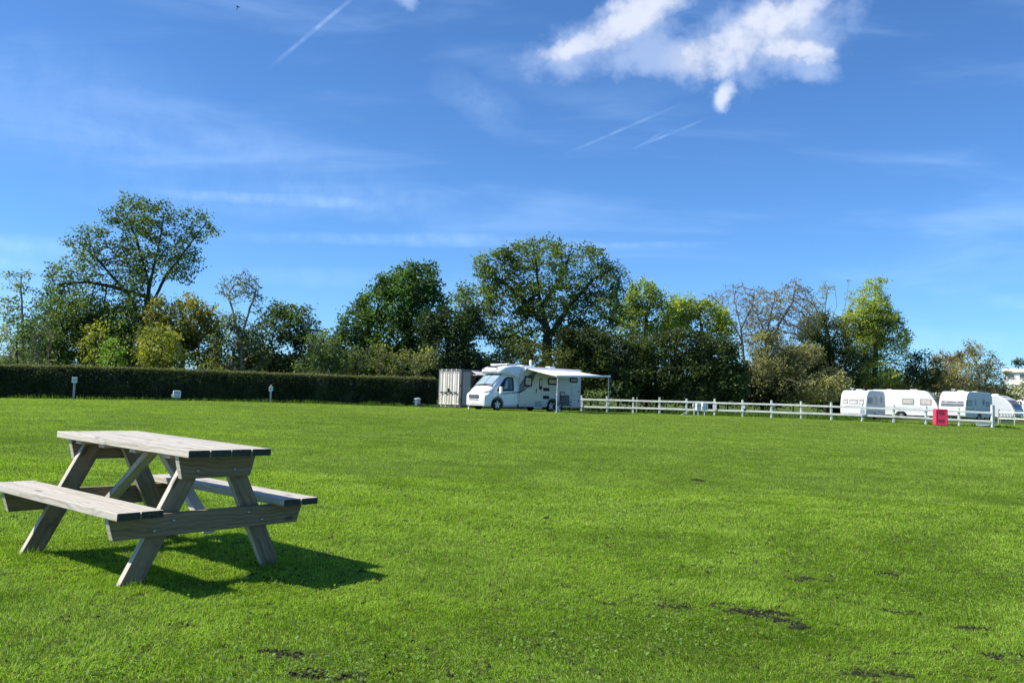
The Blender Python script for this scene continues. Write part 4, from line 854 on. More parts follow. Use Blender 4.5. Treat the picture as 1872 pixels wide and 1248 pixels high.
def motorhome():
    th = rad(38); fwd = Vector((-math.cos(th), -math.sin(th), 0)); left = Vector((math.sin(th), -math.cos(th), 0))
    yaw = math.atan2(fwd.y, fwd.x); g0 = gp(909.3, 52.5); org = g0 - left*1.03
    R = empty('motorhome', (org.x, org.y, g0.z), yaw, 'white coachbuilt motorhome parked nose left with its side awning out', 'motorhome')
    rear = org - fwd*4.33; pit = math.atan2(gz(rear.x, rear.y)-g0.z, 4.33); R.rotation_euler = (0, pit, yaw)
    LR, WB = 6.85, 4.33
    # cab shell
    stn = [(1.02, .62, .34, .62, .86, .56), (.99, .80, .27, .72, .98, .66), (.90, .93, .22, .84, 1.06, .74), (.72, .99, .22, .92, 1.14, .82), (.56, 1.01, .22, 1.02, 1.30, .88), (.40, 1.02, .22, 1.10, 1.42, .90), (.16, 1.02, .22, 1.12, 1.66, .88), (-.12, 1.02, .22, 1.13, 1.92, .86), (-.40, 1.02, .22, 1.14, 2.17, .84), (-.65, 1.03, .22, 1.15, 2.24, .86), (-1.52, 1.05, .24, 1.16, 2.26, .88)]
    def ring(s):
        x, hb, z0, zb, zt, ht = s; half = [(hb*.93, z0), (hb, z0+.12), (hb, zb*.75), (hb, zb), ((hb*.35+ht*.65), zb+(zt-zb)*.7), (ht, zt-.06), (ht-.10, zt), (ht*.5, zt+.02)]
        return [(x, y, z) for y, z in half] + [(x, 0, zt+.03)] + [(x, -y, z) for y, z in half[::-1]]
    b = MB(); b.loft([ring(s) for s in stn]); cab = b.build('cab', 'van_white', R)
    def cyl_cut(x, r, y0, y1):
        c = MB(); c.cyl((x, y0, .36), (x, y1, .36), r, n=32); o = c.build('cut', 'van_white', R); return o
    dgu = bpy.context.view_layer; 
    cuts = [cyl_cut(0, .47, .62, 1.3), cyl_cut(0, .47, -1.3, -.62)]; dgu.update(); bake(cab, cuts); smooth_by_angle(cab, 28)
    def interp(x):
        xs = [s[0] for s in stn][::-1]; return [float(np.interp(x, xs, [s[k] for s in stn][::-1])) for k in range(1, 6)]
    def side(x, t, out=.012):    # point on the glasshouse side, t: 0 waist .. 1 roof
        hb, z0, zb, zt, ht = interp(x); w1 = hb*.35+ht*.65; z1 = zb+(zt-zb)*.7
        if t < .7: q = t/.7; return Vector((x, hb+(w1-hb)*q+out, zb+(z1-zb)*q))
        q = (t-.7)/.3; return Vector((x, w1+(ht-w1)*q+out, z1+(zt-.06-z1)*q))
    # habitation shell
    sec = [(-1.13, .40), (-1.15, .46), (-1.15, 2.58), (-1.10, 2.68), (-1.0, 2.715), (1.0, 2.715), (1.10, 2.68), (1.15, 2.58), (1.15, .46), (1.13, .40)]
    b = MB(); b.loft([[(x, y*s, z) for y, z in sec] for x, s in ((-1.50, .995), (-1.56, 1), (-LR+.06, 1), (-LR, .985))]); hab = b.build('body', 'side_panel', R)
    cuts = [cyl_cut(-WB, .46, .6, 1.4), cyl_cut(-WB, .46, -1.4, -.6)]; dgu.update(); bake(hab, cuts); smooth_by_angle(hab, 30)
    # skirt with dipped entrance step and wheel surround
    b = MB()
    b.prism([(-1.50, .46), (-1.50, .27), (-2.72, .27), (-2.80, .16), (-3.40, .16), (-3.50, .27), (-WB+.50, .27), (-WB+.50, .50), (-3.46, .50), (-3.40, .30), (-2.86, .30), (-2.80, .50)], 1, 1.155, 1.185)
    b.prism([(-WB-.50, .50), (-WB-.50, .28), (-LR, .30), (-LR, .50)], 1, 1.155, 1.185)
    arc = [(-WB+.53*math.cos(rad(a)), .36+.53*math.sin(rad(a))) for a in range(0, 181, 12)] + [(-WB+.46*math.cos(rad(a)), .36+.46*math.sin(rad(a))) for a in range(180, -1, -12)]
    for q in range(15): b.prism([arc[q], arc[q+1], arc[30-q], arc[31-q]], 1, 1.14, 1.19)
    b.prism([(-1.50, .46), (-LR, .46), (-LR, .30), (-1.5, .30)], 1, -1.185, -1.155)
    b.build('skirt', 'van_silver', R)
    b = MB(); b.prism([(-2.86, .31), (-3.40, .31), (-3.40, .62), (-2.86, .62)], 1, 1.152, 1.172); b.build('step_panel', 'container_side', R)
    # low profile pod over the cab
    pst = [(-.10, .74, 2.30, 2.40), (-.15, .90, 2.25, 2.47), (-.26, .99, 2.22, 2.54), (-.55, 1.07, 2.20, 2.65), (-1.0, 1.11, 2.12, 2.72), (-1.49, 1.149, 1.95, 2.75), (-1.60, 1.149, 2.0, 2.75)]
    b = MB(); b.loft([[(x, y, z) for y, z in [(h*.96, z0), (h, z0+.06), (h, z1-.12), (h-.05, z1-.03), (h-.14, z1), (0, z1+.03)]] + [(x, -y, z) for y, z in [(h-.14, z1), (h-.05, z1-.03), (h, z1-.12), (h, z0+.06), (h*.96, z0)]] for x, h, z0, z1 in pst])
    pod = b.build('roof_pod', 'van_white', R); smooth_by_angle(pod, 35)
    b = MB(); v = [(-.22, -.42, 2.60), (-.22, .42, 2.60), (-.78, .42, 2.735), (-.78, -.42, 2.735)]; plate(b, v, (.2, 0, 1), .03); b.build('skylight', 'window_dark', R, .01)
    b = MB(); b.box((-1.15, 0, 2.80), (.8, 1.7, .07)); b.build('roof_rail', 'van_white', R, .02)
    for s in (-1, 1): b = MB(); b.box((-.15, s*.66, 2.48), (.12, .22, .04), Matrix.Rotation(-.5, 3, 'Y')); b.build('marker_light', 'lamp_glass', R, .01)
    # windscreen with reflective insulating cover behind it
    def wpt(x, y, o=.02):
        hb, z0, zb, zt, ht = interp(x); f = abs(y)/ht; return (x+o*.6, y, zt+.03-.035*f*f+o)
    b = MB(); xs = np.linspace(.35, -.37, 6); ysn = np.linspace(-1, 1, 9)
    b.loft([[wpt(x, q*(interp(x)[4]-.03)) for q in ysn] for x in xs], closed=False, caps=False)
    ws = b.build('windscreen', 'screen_cover', R, smooth=True); sm = ws.modifiers.new('s', 'SOLIDIFY'); sm.thickness = .012
    b = MB(); b.loft([[wpt(x, q*(interp(x)[4]-.0), .012) for q in ysn] for x in (.41, .31)], closed=False, caps=False); wz = b.build('scuttle', 'black_plastic', R); sm = wz.modifiers.new('s', 'SOLIDIFY'); sm.thickness = .014
    b = MB(); b.tube([wpt(.36, -.5, .05), wpt(.30, .35, .05)], .012); b.tube([wpt(.38, .05, .05), wpt(.28, .80, .05)], .012); b.build('wiper', 'black_plastic', R)
    b = MB(); b.tube([wpt(.3, .02, .035), wpt(-.25, -.02, .035)], .009); b.box(wpt(-.29, 0, .04), (.12, .10, .03)); b.build('rear_view_mirror', 'dark_trim', R)
    # side glazing of the cab
    for s in (1, -1):
        def sp(x, t, o=.012): v = side(x, t, o); return Vector((v.x, v.y*s, v.z))
        b = MB(); P = [(.10, .03), (-1.15, .03), (-1.2, .12), (-1.2, .70), (-1.12, .80), (-.75, .82), (-.55, .74), (.06, .14)]; plate(b, [sp(*q) for q in P], (0, s, .1), .012); b.build('window_surround', 'dark_trim', R)
        b = MB(); P = [(-.36, .12), (-1.08, .12), (-1.10, .66), (-1.04, .72), (-.76, .72), (-.62, .64)]; plate(b, [sp(*q) for q in P], (0, s, .1), .022); b.build('cab_window', 'window_blue', R)
    b = MB(); P = [side(x, t, .035) for x, t in ((-.45, .16), (-.70, .16), (-.74, .62), (-.66, .55))]; plate(b, P, (0, 1, .1), .004); b.build('curtain', 'light_graphic', R)
    for s in (1, -1):
        b = MB(); b.box((-.10, s*1.19, 1.24), (.13, .20, .36)); b.box((-.05, s*1.19, 1.05), (.10, .18, .10)); b.tube([(-.16, s*1.0, 1.12), (-.12, s*1.15, 1.12)], .03); b.build('door_mirror', 'van_white', R, .035, seg=3)
    # nose
    b = MB(); plate(b, [(1.035, y, z) for y, z in rr(-.50, .50, .69, .90, .05)], (1, 0, .1), .02); gr = b.build('grille', 'dark_trim', R)
    for z in (.74, .795, .85): b = MB(); b.box((1.06, 0, z), (.01, .9, .012)); b.build('bar', 'light_graphic', gr)
    b = MB(); b.box((1.03, 0, .60), (.03, .95, .035)); b.build('bumper_slot', 'dark_trim', R)
    b = MB(); b.box((1.03, 0, .47), (.03, .52, .11)); pl = b.build('number_plate', 'sign_white', R, .004)
    b = MB(); b.box((.99, 0, .36), (.08, 1.35, .05)); b.build('bumper_lip', 'van_silver', R, .015)
    for s in (1, -1):
        def hp(x, y, z): return Vector((x, s*y, z))
        b = MB(); plate(b, [hp(.93, .56, .90), hp(.80, .82, .93), hp(.50, .985, 1.06), hp(.30, .975, 1.22), hp(.44, .93, 1.21), hp(.72, .84, 1.10), hp(.90, .66, 1.02)], (.55, s*.8, .5), .035); b.build('headlight_surround', 'dark_trim', R)
        b = MB(); plate(b, [hp(.915, .60, .925), hp(.80, .80, .95), hp(.56, .96, 1.055), hp(.48, .955, 1.135), hp(.72, .85, 1.08), hp(.885, .68, 1.005)], (.55, s*.8, .5), .05); b.build('headlight', 'lamp_glass', R)
        b = MB(); plate(b, [hp(.96, .70, .45), hp(.92, .86, .47), hp(.92, .86, .53), hp(.965, .68, .53)], (.8, s*.5, 0), .03); b.build('fog_light', 'lamp_glass', R)
        b = MB(); plate(b, [hp(.5, 1.0, .80), hp(-.2, 1.01, .86)], (0, s, 0), .01) if False else None
    b = MB(); plate(b, [(.25, 1.03, 1.02), (-.55, 1.045, .98), (-.95, 1.05, 1.06), (-.95, 1.05, 1.10), (-.50, 1.045, 1.03)], (0, 1, 0), .008); b.build('side_stripe', 'grey_graphic', R)
    for x in (-.05, -1.28): b = MB(); b.box((x, 1.033 if x > -1 else 1.045, .78), (.012, .012, .72)); b.build('door_seam', 'van_seam', R)
    # visible habitation side
    Y = 1.152
    b = MB(); plate(b, [(-1.52, Y, 1.05), (-1.52, Y, 1.60), (-1.9, Y, 2.0), (-2.6, Y, 2.40), (-3.0, Y, 2.45), (-2.75, Y, 2.1), (-2.5, Y, 1.60), (-2.1, Y, 1.32)], (0, 1, 0), .006); b.build('graphic', 'grey_graphic', R)
    b = MB(); plate(b, [(-1.0, 1.06, 1.10), (-1.5, Y, 1.16), (-2.05, Y, 1.36), (-2.0, Y, 1.30), (-1.5, Y, 1.10), (-1.0, 1.06, 1.05)], (0, 1, 0), .010); b.build('lower_stripe', 'dark_trim', R)
    b = MB(); plate(b, [(-3.6, Y, 1.30), (-4.6, Y, 1.36), (-5.5, Y, 1.62), (-4.6, Y, 1.33), (-3.6, Y, 1.27)], (0, 1, 0), .006); b.build('swoosh', 'light_graphic', R)
    text('MOTORHOME', .10, 'lettering', 'light_graphic', R, (-2.25, Y+.004, 1.40), (math.pi/2, 0, math.pi)) if False else None
    b = MB(); b.box((-2.25, Y+.004, 1.40), (.62, .006, .045)); b.build('name_strip', 'light_graphic', R)
    def win(x0, x1, z0, z1, name='side_window', frame='dark_trim', glass='curtain', fr=.095, r=.09):
        b = MB(); plate(b, [(x, Y, z) for x, z in rr(-x1, -x0, z0, z1, r)], (0, 1, 0), .02); f = b.build(name, frame, R)
        b = MB(); plate(b, [(x, Y+.018, z) for x, z in rr(-x1+fr, -x0-fr, z0+fr, z1-fr, r*.7)], (0, 1, 0), .012); b.build('pane', glass, f); return f
    win(1.92, 2.56, 1.50, 2.14, glass='curtain'); win(3.90, 4.72, 1.66, 2.10, glass='curtain'); win(5.82, 6.52, 1.88, 2.20, glass='curtain')
    win(4.98, 5.42, .50, 1.26, 'locker_door', glass='side_panel', r=.05, fr=.05)
    b = MB(); plate(b, [(x, Y, z) for x, z in rr(-3.44, -2.84, .62, 2.30, .06)], (0, 1, 0), .014); dr = b.build('entrance_door', 'side_panel', R)
    b = MB(); plate(b, [(x, Y+.014, z) for x, z in rr(-3.40, -3.16, 1.34, 2.02, .05)], (0, 1, 0), .012); dw = b.build('door_window', 'dark_trim', dr)
    b = MB(); plate(b, [(x, Y+.026, z) for x, z in rr(-3.35, -3.21, 1.56, 1.97, .04)], (0, 1, 0), .008); b.build('blind', 'sign_white', dw)
    b = MB(); b.tube([(-2.93, Y+.03, 1.12), (-2.90, Y+.06, 1.2), (-2.90, Y+.06, 1.33), (-2.93, Y+.03, 1.40)], .018); b.build('handle', 'dark_trim', dr)
    for z in (1.37, .88): b = MB(); b.box((-3.78, Y+.01, z), (.50, .03, .20)); b.build('fridge_vent', 'dark_trim', R, .006)
    b = MB()
    for x0, x1, z0, z1 in ((-6.75, -6.02, .50, 1.60),):
        for q in ((x0, (z0+z1)/2, .014, z1-z0), (x1, (z0+z1)/2, .014, z1-z0)): b.box((q[0], Y+.003, q[1]), (q[2], .01, q[3]))
        for q in (z0, z1): b.box(((x0+x1)/2, Y+.003, q), (x1-x0, .01, .014))
    lk = b.build('garage_door', 'van_seam', R)
    for z in (1.34, .74): b = MB(); b.box((-6.66, Y+.012, z), (.07, .03, .07)); b.build('catch', 'dark_trim', lk)
    b = MB(); b.box((-4.2, Y+.002, 1.10), (5.2, .008, .012)); b.build('panel_seam', 'van_seam', R)
    b = MB(); b.box((-1.53, Y-.004, 1.35), (.02, .02, 1.85)); b.build('body_joint', 'van_seam', R)
    b = MB(); b.box((-2.0, Y+.04, .40), (.14, .02, .04)); b.build('reflector', 'dark_trim', R)
    b = MB(); b.box((-LR-.03, 1.05, .95), (.06, .12, .9)); b.build('rear_light', 'orange_lens', R, .02)
    # roof fittings
    b = MB(); b.box((-2.6, .2, 2.77), (.7, .6, .10)); b.build('roof_vent', 'van_white', R, .03)
    b = MB(); b.lathe([(.09, 2.71), (.09, 2.80), (.06, 2.86), (.09, 2.95), (.10, 3.05), (.07, 3.16), (.0, 3.19)], 14, (-3.0, .45, 0)); b.build('aerial_dome', 'sign_white', R, smooth=True)
    b = MB(); b.box((-4.9, .1, 2.76), (1.3, .7, .03)); b.build('solar_panel', 'dark_trim', R)
    b = MB(); b.box((-4.75, .4, 2.79), (.5, .45, .10)); b.build('roof_hatch', 'van_white', R, .03)
    wheel(R, 0, .93, .345, 1); wheel(R, 0, -.93, .345, -1); wheel(R, -WB, .98, .345, 1); wheel(R, -WB, -.98, .345, -1)
    b = MB(); b.box((-2.2, 0, .33), (3.4, 1.6, .2)); b.box((-5.6, 0, .36), (1.6, 1.6, .16)); b.build('chassis', 'black_plastic', R)
    b = MB(); b.prism([(-.62, .03), (-.9, .03), (-.9, .16), (-.62, .16)], 1, .55, 1.0); bl = None
    # awning
    x0, x1, yo, zc, zl = -2.0, -6.62, 1.152, 2.60, 2.09
    b = MB(); b.box(((x0+x1)/2, yo+.07, zc), (x0-x1+.1, .13, .13)); b.box((x0+.06, yo+.07, zc), (.04, .15, .16)); b.box((x1-.06, yo+.07, zc), (.04, .15, .16)); cs = b.build('awning_case', 'van_white', R, .02)
    O = 2.88
    def gl(x, y):   # ground height in the motorhome's own frame
        w = org + fwd*x + left*y; return gz(w.x, w.y) - g0.z + math.tan(pit)*x
    b = MB(); rows = []
    for k in range(7):
        t = k/6; y = yo+.13+(O-.13)*t; z = zc-.01+(zl+.05-zc)*t - .03*math.sin(math.pi*t)
        rows.append([(x0-(x0-x1)*q/12, y, z + .17*t*q/12) for q in range(13)])
    b.loft(rows, closed=False, caps=False); cn = b.build('awning_canopy', 'awning_fabric', R, smooth=True); sm = cn.modifiers.new('s', 'SOLIDIFY'); sm.thickness = .008
    b = MB(); b.box(((x0+x1)/2, yo+O, zl+.125), (x0-x1+.06, .06, .10), Matrix.Rotation(math.atan2(.17, x0-x1), 3, 'Y')); b.build('awning_rail', 'van_white', cn, .015)
    for x in (x0-.12, x1+.1):
        b = MB(); z0 = gl(x, yo+O); b.cyl((x, yo+O-.03, z0-.02), (x, yo+O-.03, z0+1.1), .024, n=10); b.cyl((x, yo+O-.03, z0+1.0), (x, yo+O-.03, zl+.02+(.16 if x < -4 else 0)), .020, n=10); b.box((x, yo+O-.03, z0+1.08), (.07, .07, .08)); b.box((x, yo+O-.03, z0+.01), (.12, .12, .02)); b.build('awning_leg', 'pole_white', cn)
    for x, s in ((x0-.45, -1), (x1+.45, 1)):
        b = MB(); b.tube([(x, yo+.16, zc-.06), (x+s*1.05, yo+O*.46, (zc+zl)/2-.06), (x, yo+O-.05, zl+.03)], .028); b.build('awning_arm', 'grey_post', cn)
    gx, gy = x1-1.45, yo+O+.25; b = MB(); b.tube([(x1+.1, yo+O-.03, zl+.16), (gx, gy, gl(gx, gy))], .013); b.cyl((gx, gy, gl(gx, gy)-.1), (gx+.03, gy, gl(gx, gy)+.08), .012); b.build('guy_line', 'grey_post', cn)
    b = MB(); gx, gy = -LR-.02, 1.9; b.tube([(-LR+.05, 1.1, .42), (gx, gy, gl(gx, gy))], .02); b.build('hook_up_cable', 'sign_white', R)
    b = MB(); b.cyl((.75, -.85, gl(.75, -.85)), (.75, -.85, .30), .07, .06, 12); b.build('levelling_jack', 'sign_white', R)
    for ch in list(R.children_recursive):      # lengthen the living part to its true length
        if ch.type == 'MESH' and ch.parent.name.split('.')[0] != 'wheel':
            for vv in ch.data.vertices:
                if vv.co.x < -1.5: vv.co.x = -1.5 + (vv.co.x+1.5)*.95
        elif ch.name.startswith('wheel') and ch.location.x < -1.5: ch.location.x = -1.5 + (ch.location.x+1.5)*.95
    return R, org, fwd, left, g0
MHR, MO, MF, ML, MG0 = motorhome()

def camp_chair(px, d, rz, label):
    p = gp(px, d); R = empty('camping_chair', p, rz, label, 'chair', 'camping chairs by the motorhome')
    b = MB()      # front = -y
    for s in (-1, 1):
        x = s*.27; b.tube([(x, -.26, 0), (x, .20, .44), (x*.95, .36, 1.02)], .014); b.tube([(x, .28, 0), (x, -.24, .44)], .014); b.tube([(x, -.30, .64), (x, .22, .66)], .02); b.tube([(x, -.24, .44), (x, -.26, .63)], .012); b.cyl((x*1.0, -.26, .02), (x*1.0, .28, .02), .012)
    b.tube([(-.27, .36, 1.02), (.27, .36, 1.02)], .014); b.build('frame', 'blue_black', R)
    b = MB(); b.add([(-.25, -.24, .45), (.25, -.24, .45), (.25, .20, .41), (-.25, .20, .41)], [(0, 1, 2, 3)]); st = b.build('seat', 'chair_grey', R); m = st.modifiers.new('s', 'SOLIDIFY'); m.thickness = .03
    b = MB(); b.add([(-.25, .21, .46), (.25, .21, .46), (.25, .30, .78), (-.25, .30, .78), (-.25, .36, 1.04), (.25, .36, 1.04)], [(0, 1, 2, 3), (3, 2, 5, 4)]); st = b.build('backrest', 'chair_grey', R); m = st.modifiers.new('s', 'SOLIDIFY'); m.thickness = .03
camp_chair(1034, 55.0, rad(165), 'upright dark folding chair beneath the awning')
def lounger():
    p = gp(1019, 54.2); R = empty('folding_footrest', p, rad(30), 'low dark-framed folding footrest with a pale cover left of the chair', 'footrest')
    b = MB()
    for y in (-.2, .2): b.tube([(-.30, y, .50), (.28, y, .0)], .016); b.tube([(-.28, y, 0), (.30, y, .50)], .016); b.tube([(-.32, y, .50), (.32, y, .50)], .014)
    b.build('frame', 'blue_black', R)
    b = MB(); b.add([(-.30, -.19, .515), (.30, -.19, .515), (.30, .19, .515), (-.30, .19, .515)], [(0, 1, 2, 3)]); c = b.build('cover', 'sign_white', R); m = c.modifiers.new('s', 'SOLIDIFY'); m.thickness = .03
    b = MB(); b.add([(-.26, -.205, .40), (-.02, -.205, .38), (.10, -.205, .10), (-.22, -.205, .06)], [(0, 1, 2, 3)]); c = b.build('bag', 'sign_white', R); m = c.modifiers.new('s', 'SOLIDIFY'); m.thickness = .05
lounger()

# ------------------------------------------------------------------ white post and rail fence
def fence():
    n = 15; P = []
    D0 = 60.0
    for i in range(n):
        X = .08125+.02798*i; Y = 1-.010*i; P.append(Vector((X*D0, Y*D0, 0)))
    for p in P: p.z = gz(p.x, p.y)
    R = empty('rail_fence', P[0], 0, 'long white two-rail wooden fence running right from the motorhome', 'fence'); o = P[0]
    st = P[0] - (P[1]-P[0])*.55; st.z = gz(st.x, st.y)
    hs = [1.08]*n; hs[-1] = 1.36
    for i, p in enumerate(P):
        w = .115 if i < n-1 else .17; b = MB(); h = hs[i]*random.uniform(.97, 1.03); q = p-o
        b.box((q.x, q.y, q.z+h/2-.1), (w, w, h+.2), Matrix.Rotation(random.uniform(-.022, .022), 3, 'Y') @ Matrix.Rotation(random.uniform(-.15, .15), 3, 'Z')); b.build('post', 'fence_paint', R, .012)
    dirv = (P[-1]-P[0]).normalized(); fr = Vector((dirv.y, -dirv.x, 0))*.07
    pts = [st] + P
    for a, b_ in ((.84, .115), (.36, .115)):
        for i in range(0, len(pts)-1, 2):
            s_, e_ = pts[i], pts[min(i+2, len(pts)-1)]; m = pts[min(i+1, len(pts)-1)]
            for s1, e1 in ((s_, m), (m, e_)):
                if (e1-s1).length < .1: continue
                b = MB(); u = (e1-s1).normalized(); c = (s1+e1)/2-o + Vector((0, 0, a+random.uniform(-.012, .012))) + fr; Mx = Matrix((u, Vector((0, 0, 1)).cross(u).normalized(), u.cross(Vector((0, 0, 1)).cross(u)).normalized())).transposed()
                b.box(c, ((e1-s1).length-.003, .05, b_), Mx); b.build('rail', 'fence_paint', R, .008)
    return P
FP = fence()
def fence2():
    a = gp(1826, 66); b_ = gp(1985, 60); n = 6; pts = [a.lerp(b_, i/(n-1)) for i in range(n)]
    for p in pts: p.z = gz(p.x, p.y)
    R = empty('rail_fence', pts[0], 0, 'short pale fence run crossing the right edge before the last caravans', 'fence'); o = pts[0]
    for p in pts: b = MB(); q = p-o; b.box((q.x, q.y, q.z+.5), (.1, .1, 1.2)); b.build('post', 'grey_post', R, .01)
    for z in (.88, .42):
        b = MB()
        for s, e in zip(pts, pts[1:]):
            u = (e-s).normalized(); c = (s+e)/2-o+Vector((0, -.07, z)); Mx = Matrix((u, Vector((0, 0, 1)).cross(u).normalized(), u.cross(Vector((0, 0, 1)).cross(u)).normalized())).transposed(); b.box(c, ((e-s).length, .045, .09), Mx)
        b.build('rail', 'fence_paint', R)
fence2()
def fence_sign(i, label, w, h, ztop, num=None, dx=0, mat='sign_white'):
    p = FP[i]; b = MB(); yaw = face_yaw(p)*.7; R = empty('pitch_plate', (p.x, p.y, p.z), yaw, label, 'sign', 'plates on the white fence')
    b.prism(rr(dx-w/2, dx+w/2, ztop-h, ztop, .02), 1, -.175, -.155); s = b.build('plate', mat, R)
    if num: text(num, h*.62, 'number', 'grey_ink', s, (dx, -.178, ztop-h/2), (math.pi/2, 0, 0))
fence_sign(0, 'white plate on the fence post nearest the motorhome', .20, .30, .74)
fence_sign(1, 'small white plate on the fence post behind the awning pole', .16, .18, .72, None, .06)
fence_sign(5, 'tall blank white plate on the post right of the electric boxes', .24, .36, .74)
fence_sign(6, 'small pale plate on the second post right of the electric boxes', .24, .20, .72, None, .02)
fence_sign(10, 'white number plate on the fence post before the leftmost caravan', .30, .36, .76, '50')

def meter(px, d, label, w, h, z0, dp, vents, mat='sign_white'):
    p = gp(px, d); R = empty('meter_box', p, face_yaw(p)+.35, label, 'electric box', 'electric boxes by the fence')
    b = MB(); b.cyl((0, .02, -.1), (0, .02, z0+.02), .03); b.build('leg', 'pole_white', R)
    b = MB(); b.prism([(-w/2, z0), (w/2, z0), (w/2, z0+h-.03), (w/2-.03, z0+h), (-w/2+.03, z0+h), (-w/2, z0+h-.03)], 1, -dp/2, dp/2); c = b.build('casing', mat, R, .01)
    if vents:
        for q in range(3): b = MB(); b.box((0, -dp/2-.004, z0+h*.80-q*.035), (w*.7, .01, .016)); b.build('label_stripe', 'grey_ink', c)
        for q in (-.07, .07): b = MB(); b.cyl((q, -dp/2, z0+.08), (q, -dp/2-.04, z0+.06), .03); b.build('socket', 'grey_ink', c)
    else: b = MB(); b.box((w*.1, -dp/2-.004, z0+h/2), (.012, .01, h*.85)); b.build('door_gap', 'grey_ink', c)
meter(1276.5, 56.2, 'white electric box with dark stripes and sockets on a thin leg', .32, .43, .34, .24, True)
meter(1288.0, 56.4, 'taller pale cabinet right beside the striped electric box', .36, .46, .36, .24, False)
meter(1269.0, 56.7, 'small grey box tucked left of the striped electric box', .20, .22, .52, .16, False, 'bin_plastic')
p = gp(1244.5, 55.5); q = gp(1269, 56.3); b = MB(); b.cyl((0, 0, 0), tuple(q-p+Vector((0, 0, .48))), .02, .02, 8); o = b.build('strut', 'fence_paint'); o.location = p; tag(o, 'thin white rod slanting from the grass up to the electric boxes', 'rod')
p = gp(1164, 60.4); b = MB(); b.box((0, 0, .55), (.06, .06, 1.1)); o = b.build('stake', 'grey_post', None, .01); o.location = p; tag(o, 'dull grey stake behind the fence near its third post', 'stake')

def pink_bin():
    p = gp(1719, 51.2); R = empty('plastic_container', p, face_yaw(p)+rad(17), 'bright pink-red upright plastic box standing before the fence', 'container'); w, h, dp = .68, .97, .5
    b = MB(); b.prism(rr(-w/2, w/2, 0, h, .08), 1, -dp/2, dp/2); body = b.build('body', 'pink_plastic', R, .02)
    b = MB()
    pts = rr(-w/2+.03, w/2-.03, .04, h-.04, .07); pin = rr(-w/2+.07, w/2-.07, .08, h-.08, .05)
    for i in range(len(pts)): j = (i+1) % len(pts); plate(b, [(pts[i][0], -dp/2, pts[i][1]), (pts[j][0], -dp/2, pts[j][1]), (pin[j][0], -dp/2, pin[j][1]), (pin[i][0], -dp/2, pin[i][1])], (0, -1, 0), .02)
    b.build('rim', 'pink_plastic', body)
    for z in (.72, .27):
        b = MB(); plate(b, [(x, -dp/2, zz) for x, zz in rr(-.17, .14, z-.07, z+.08, .02)], (0, -1, 0), .006); s = b.build('slot', 'pink_dark', R)
        b = MB(); b.box((-.01, -dp/2-.012, z-.03), (.22, .012, .035)); b.build('slot_lip', 'pink_plastic', s)
pink_bin()
def trough():
    p = gp(1797, 52.2); R = empty('water_trough', p, face_yaw(p)+.1, 'low white trough on the grass left of the corner fence post', 'trough')
    b = MB(); b.prism([(-.33, 0), (.36, 0), (.42, .2), (-.38, .2)], 1, -.14, .14); b.build('tank', 'pole_white', R, .015)
    b = MB(); b.box((.02, 0, .21), (.84, .34, .025)); b.build('trough_lip', 'pole_white', R, .005)
    b = MB(); b.box((.05, 0, .255), (.5, .2, .06)); b.build('contents', 'blue_black', R, .02)
trough()

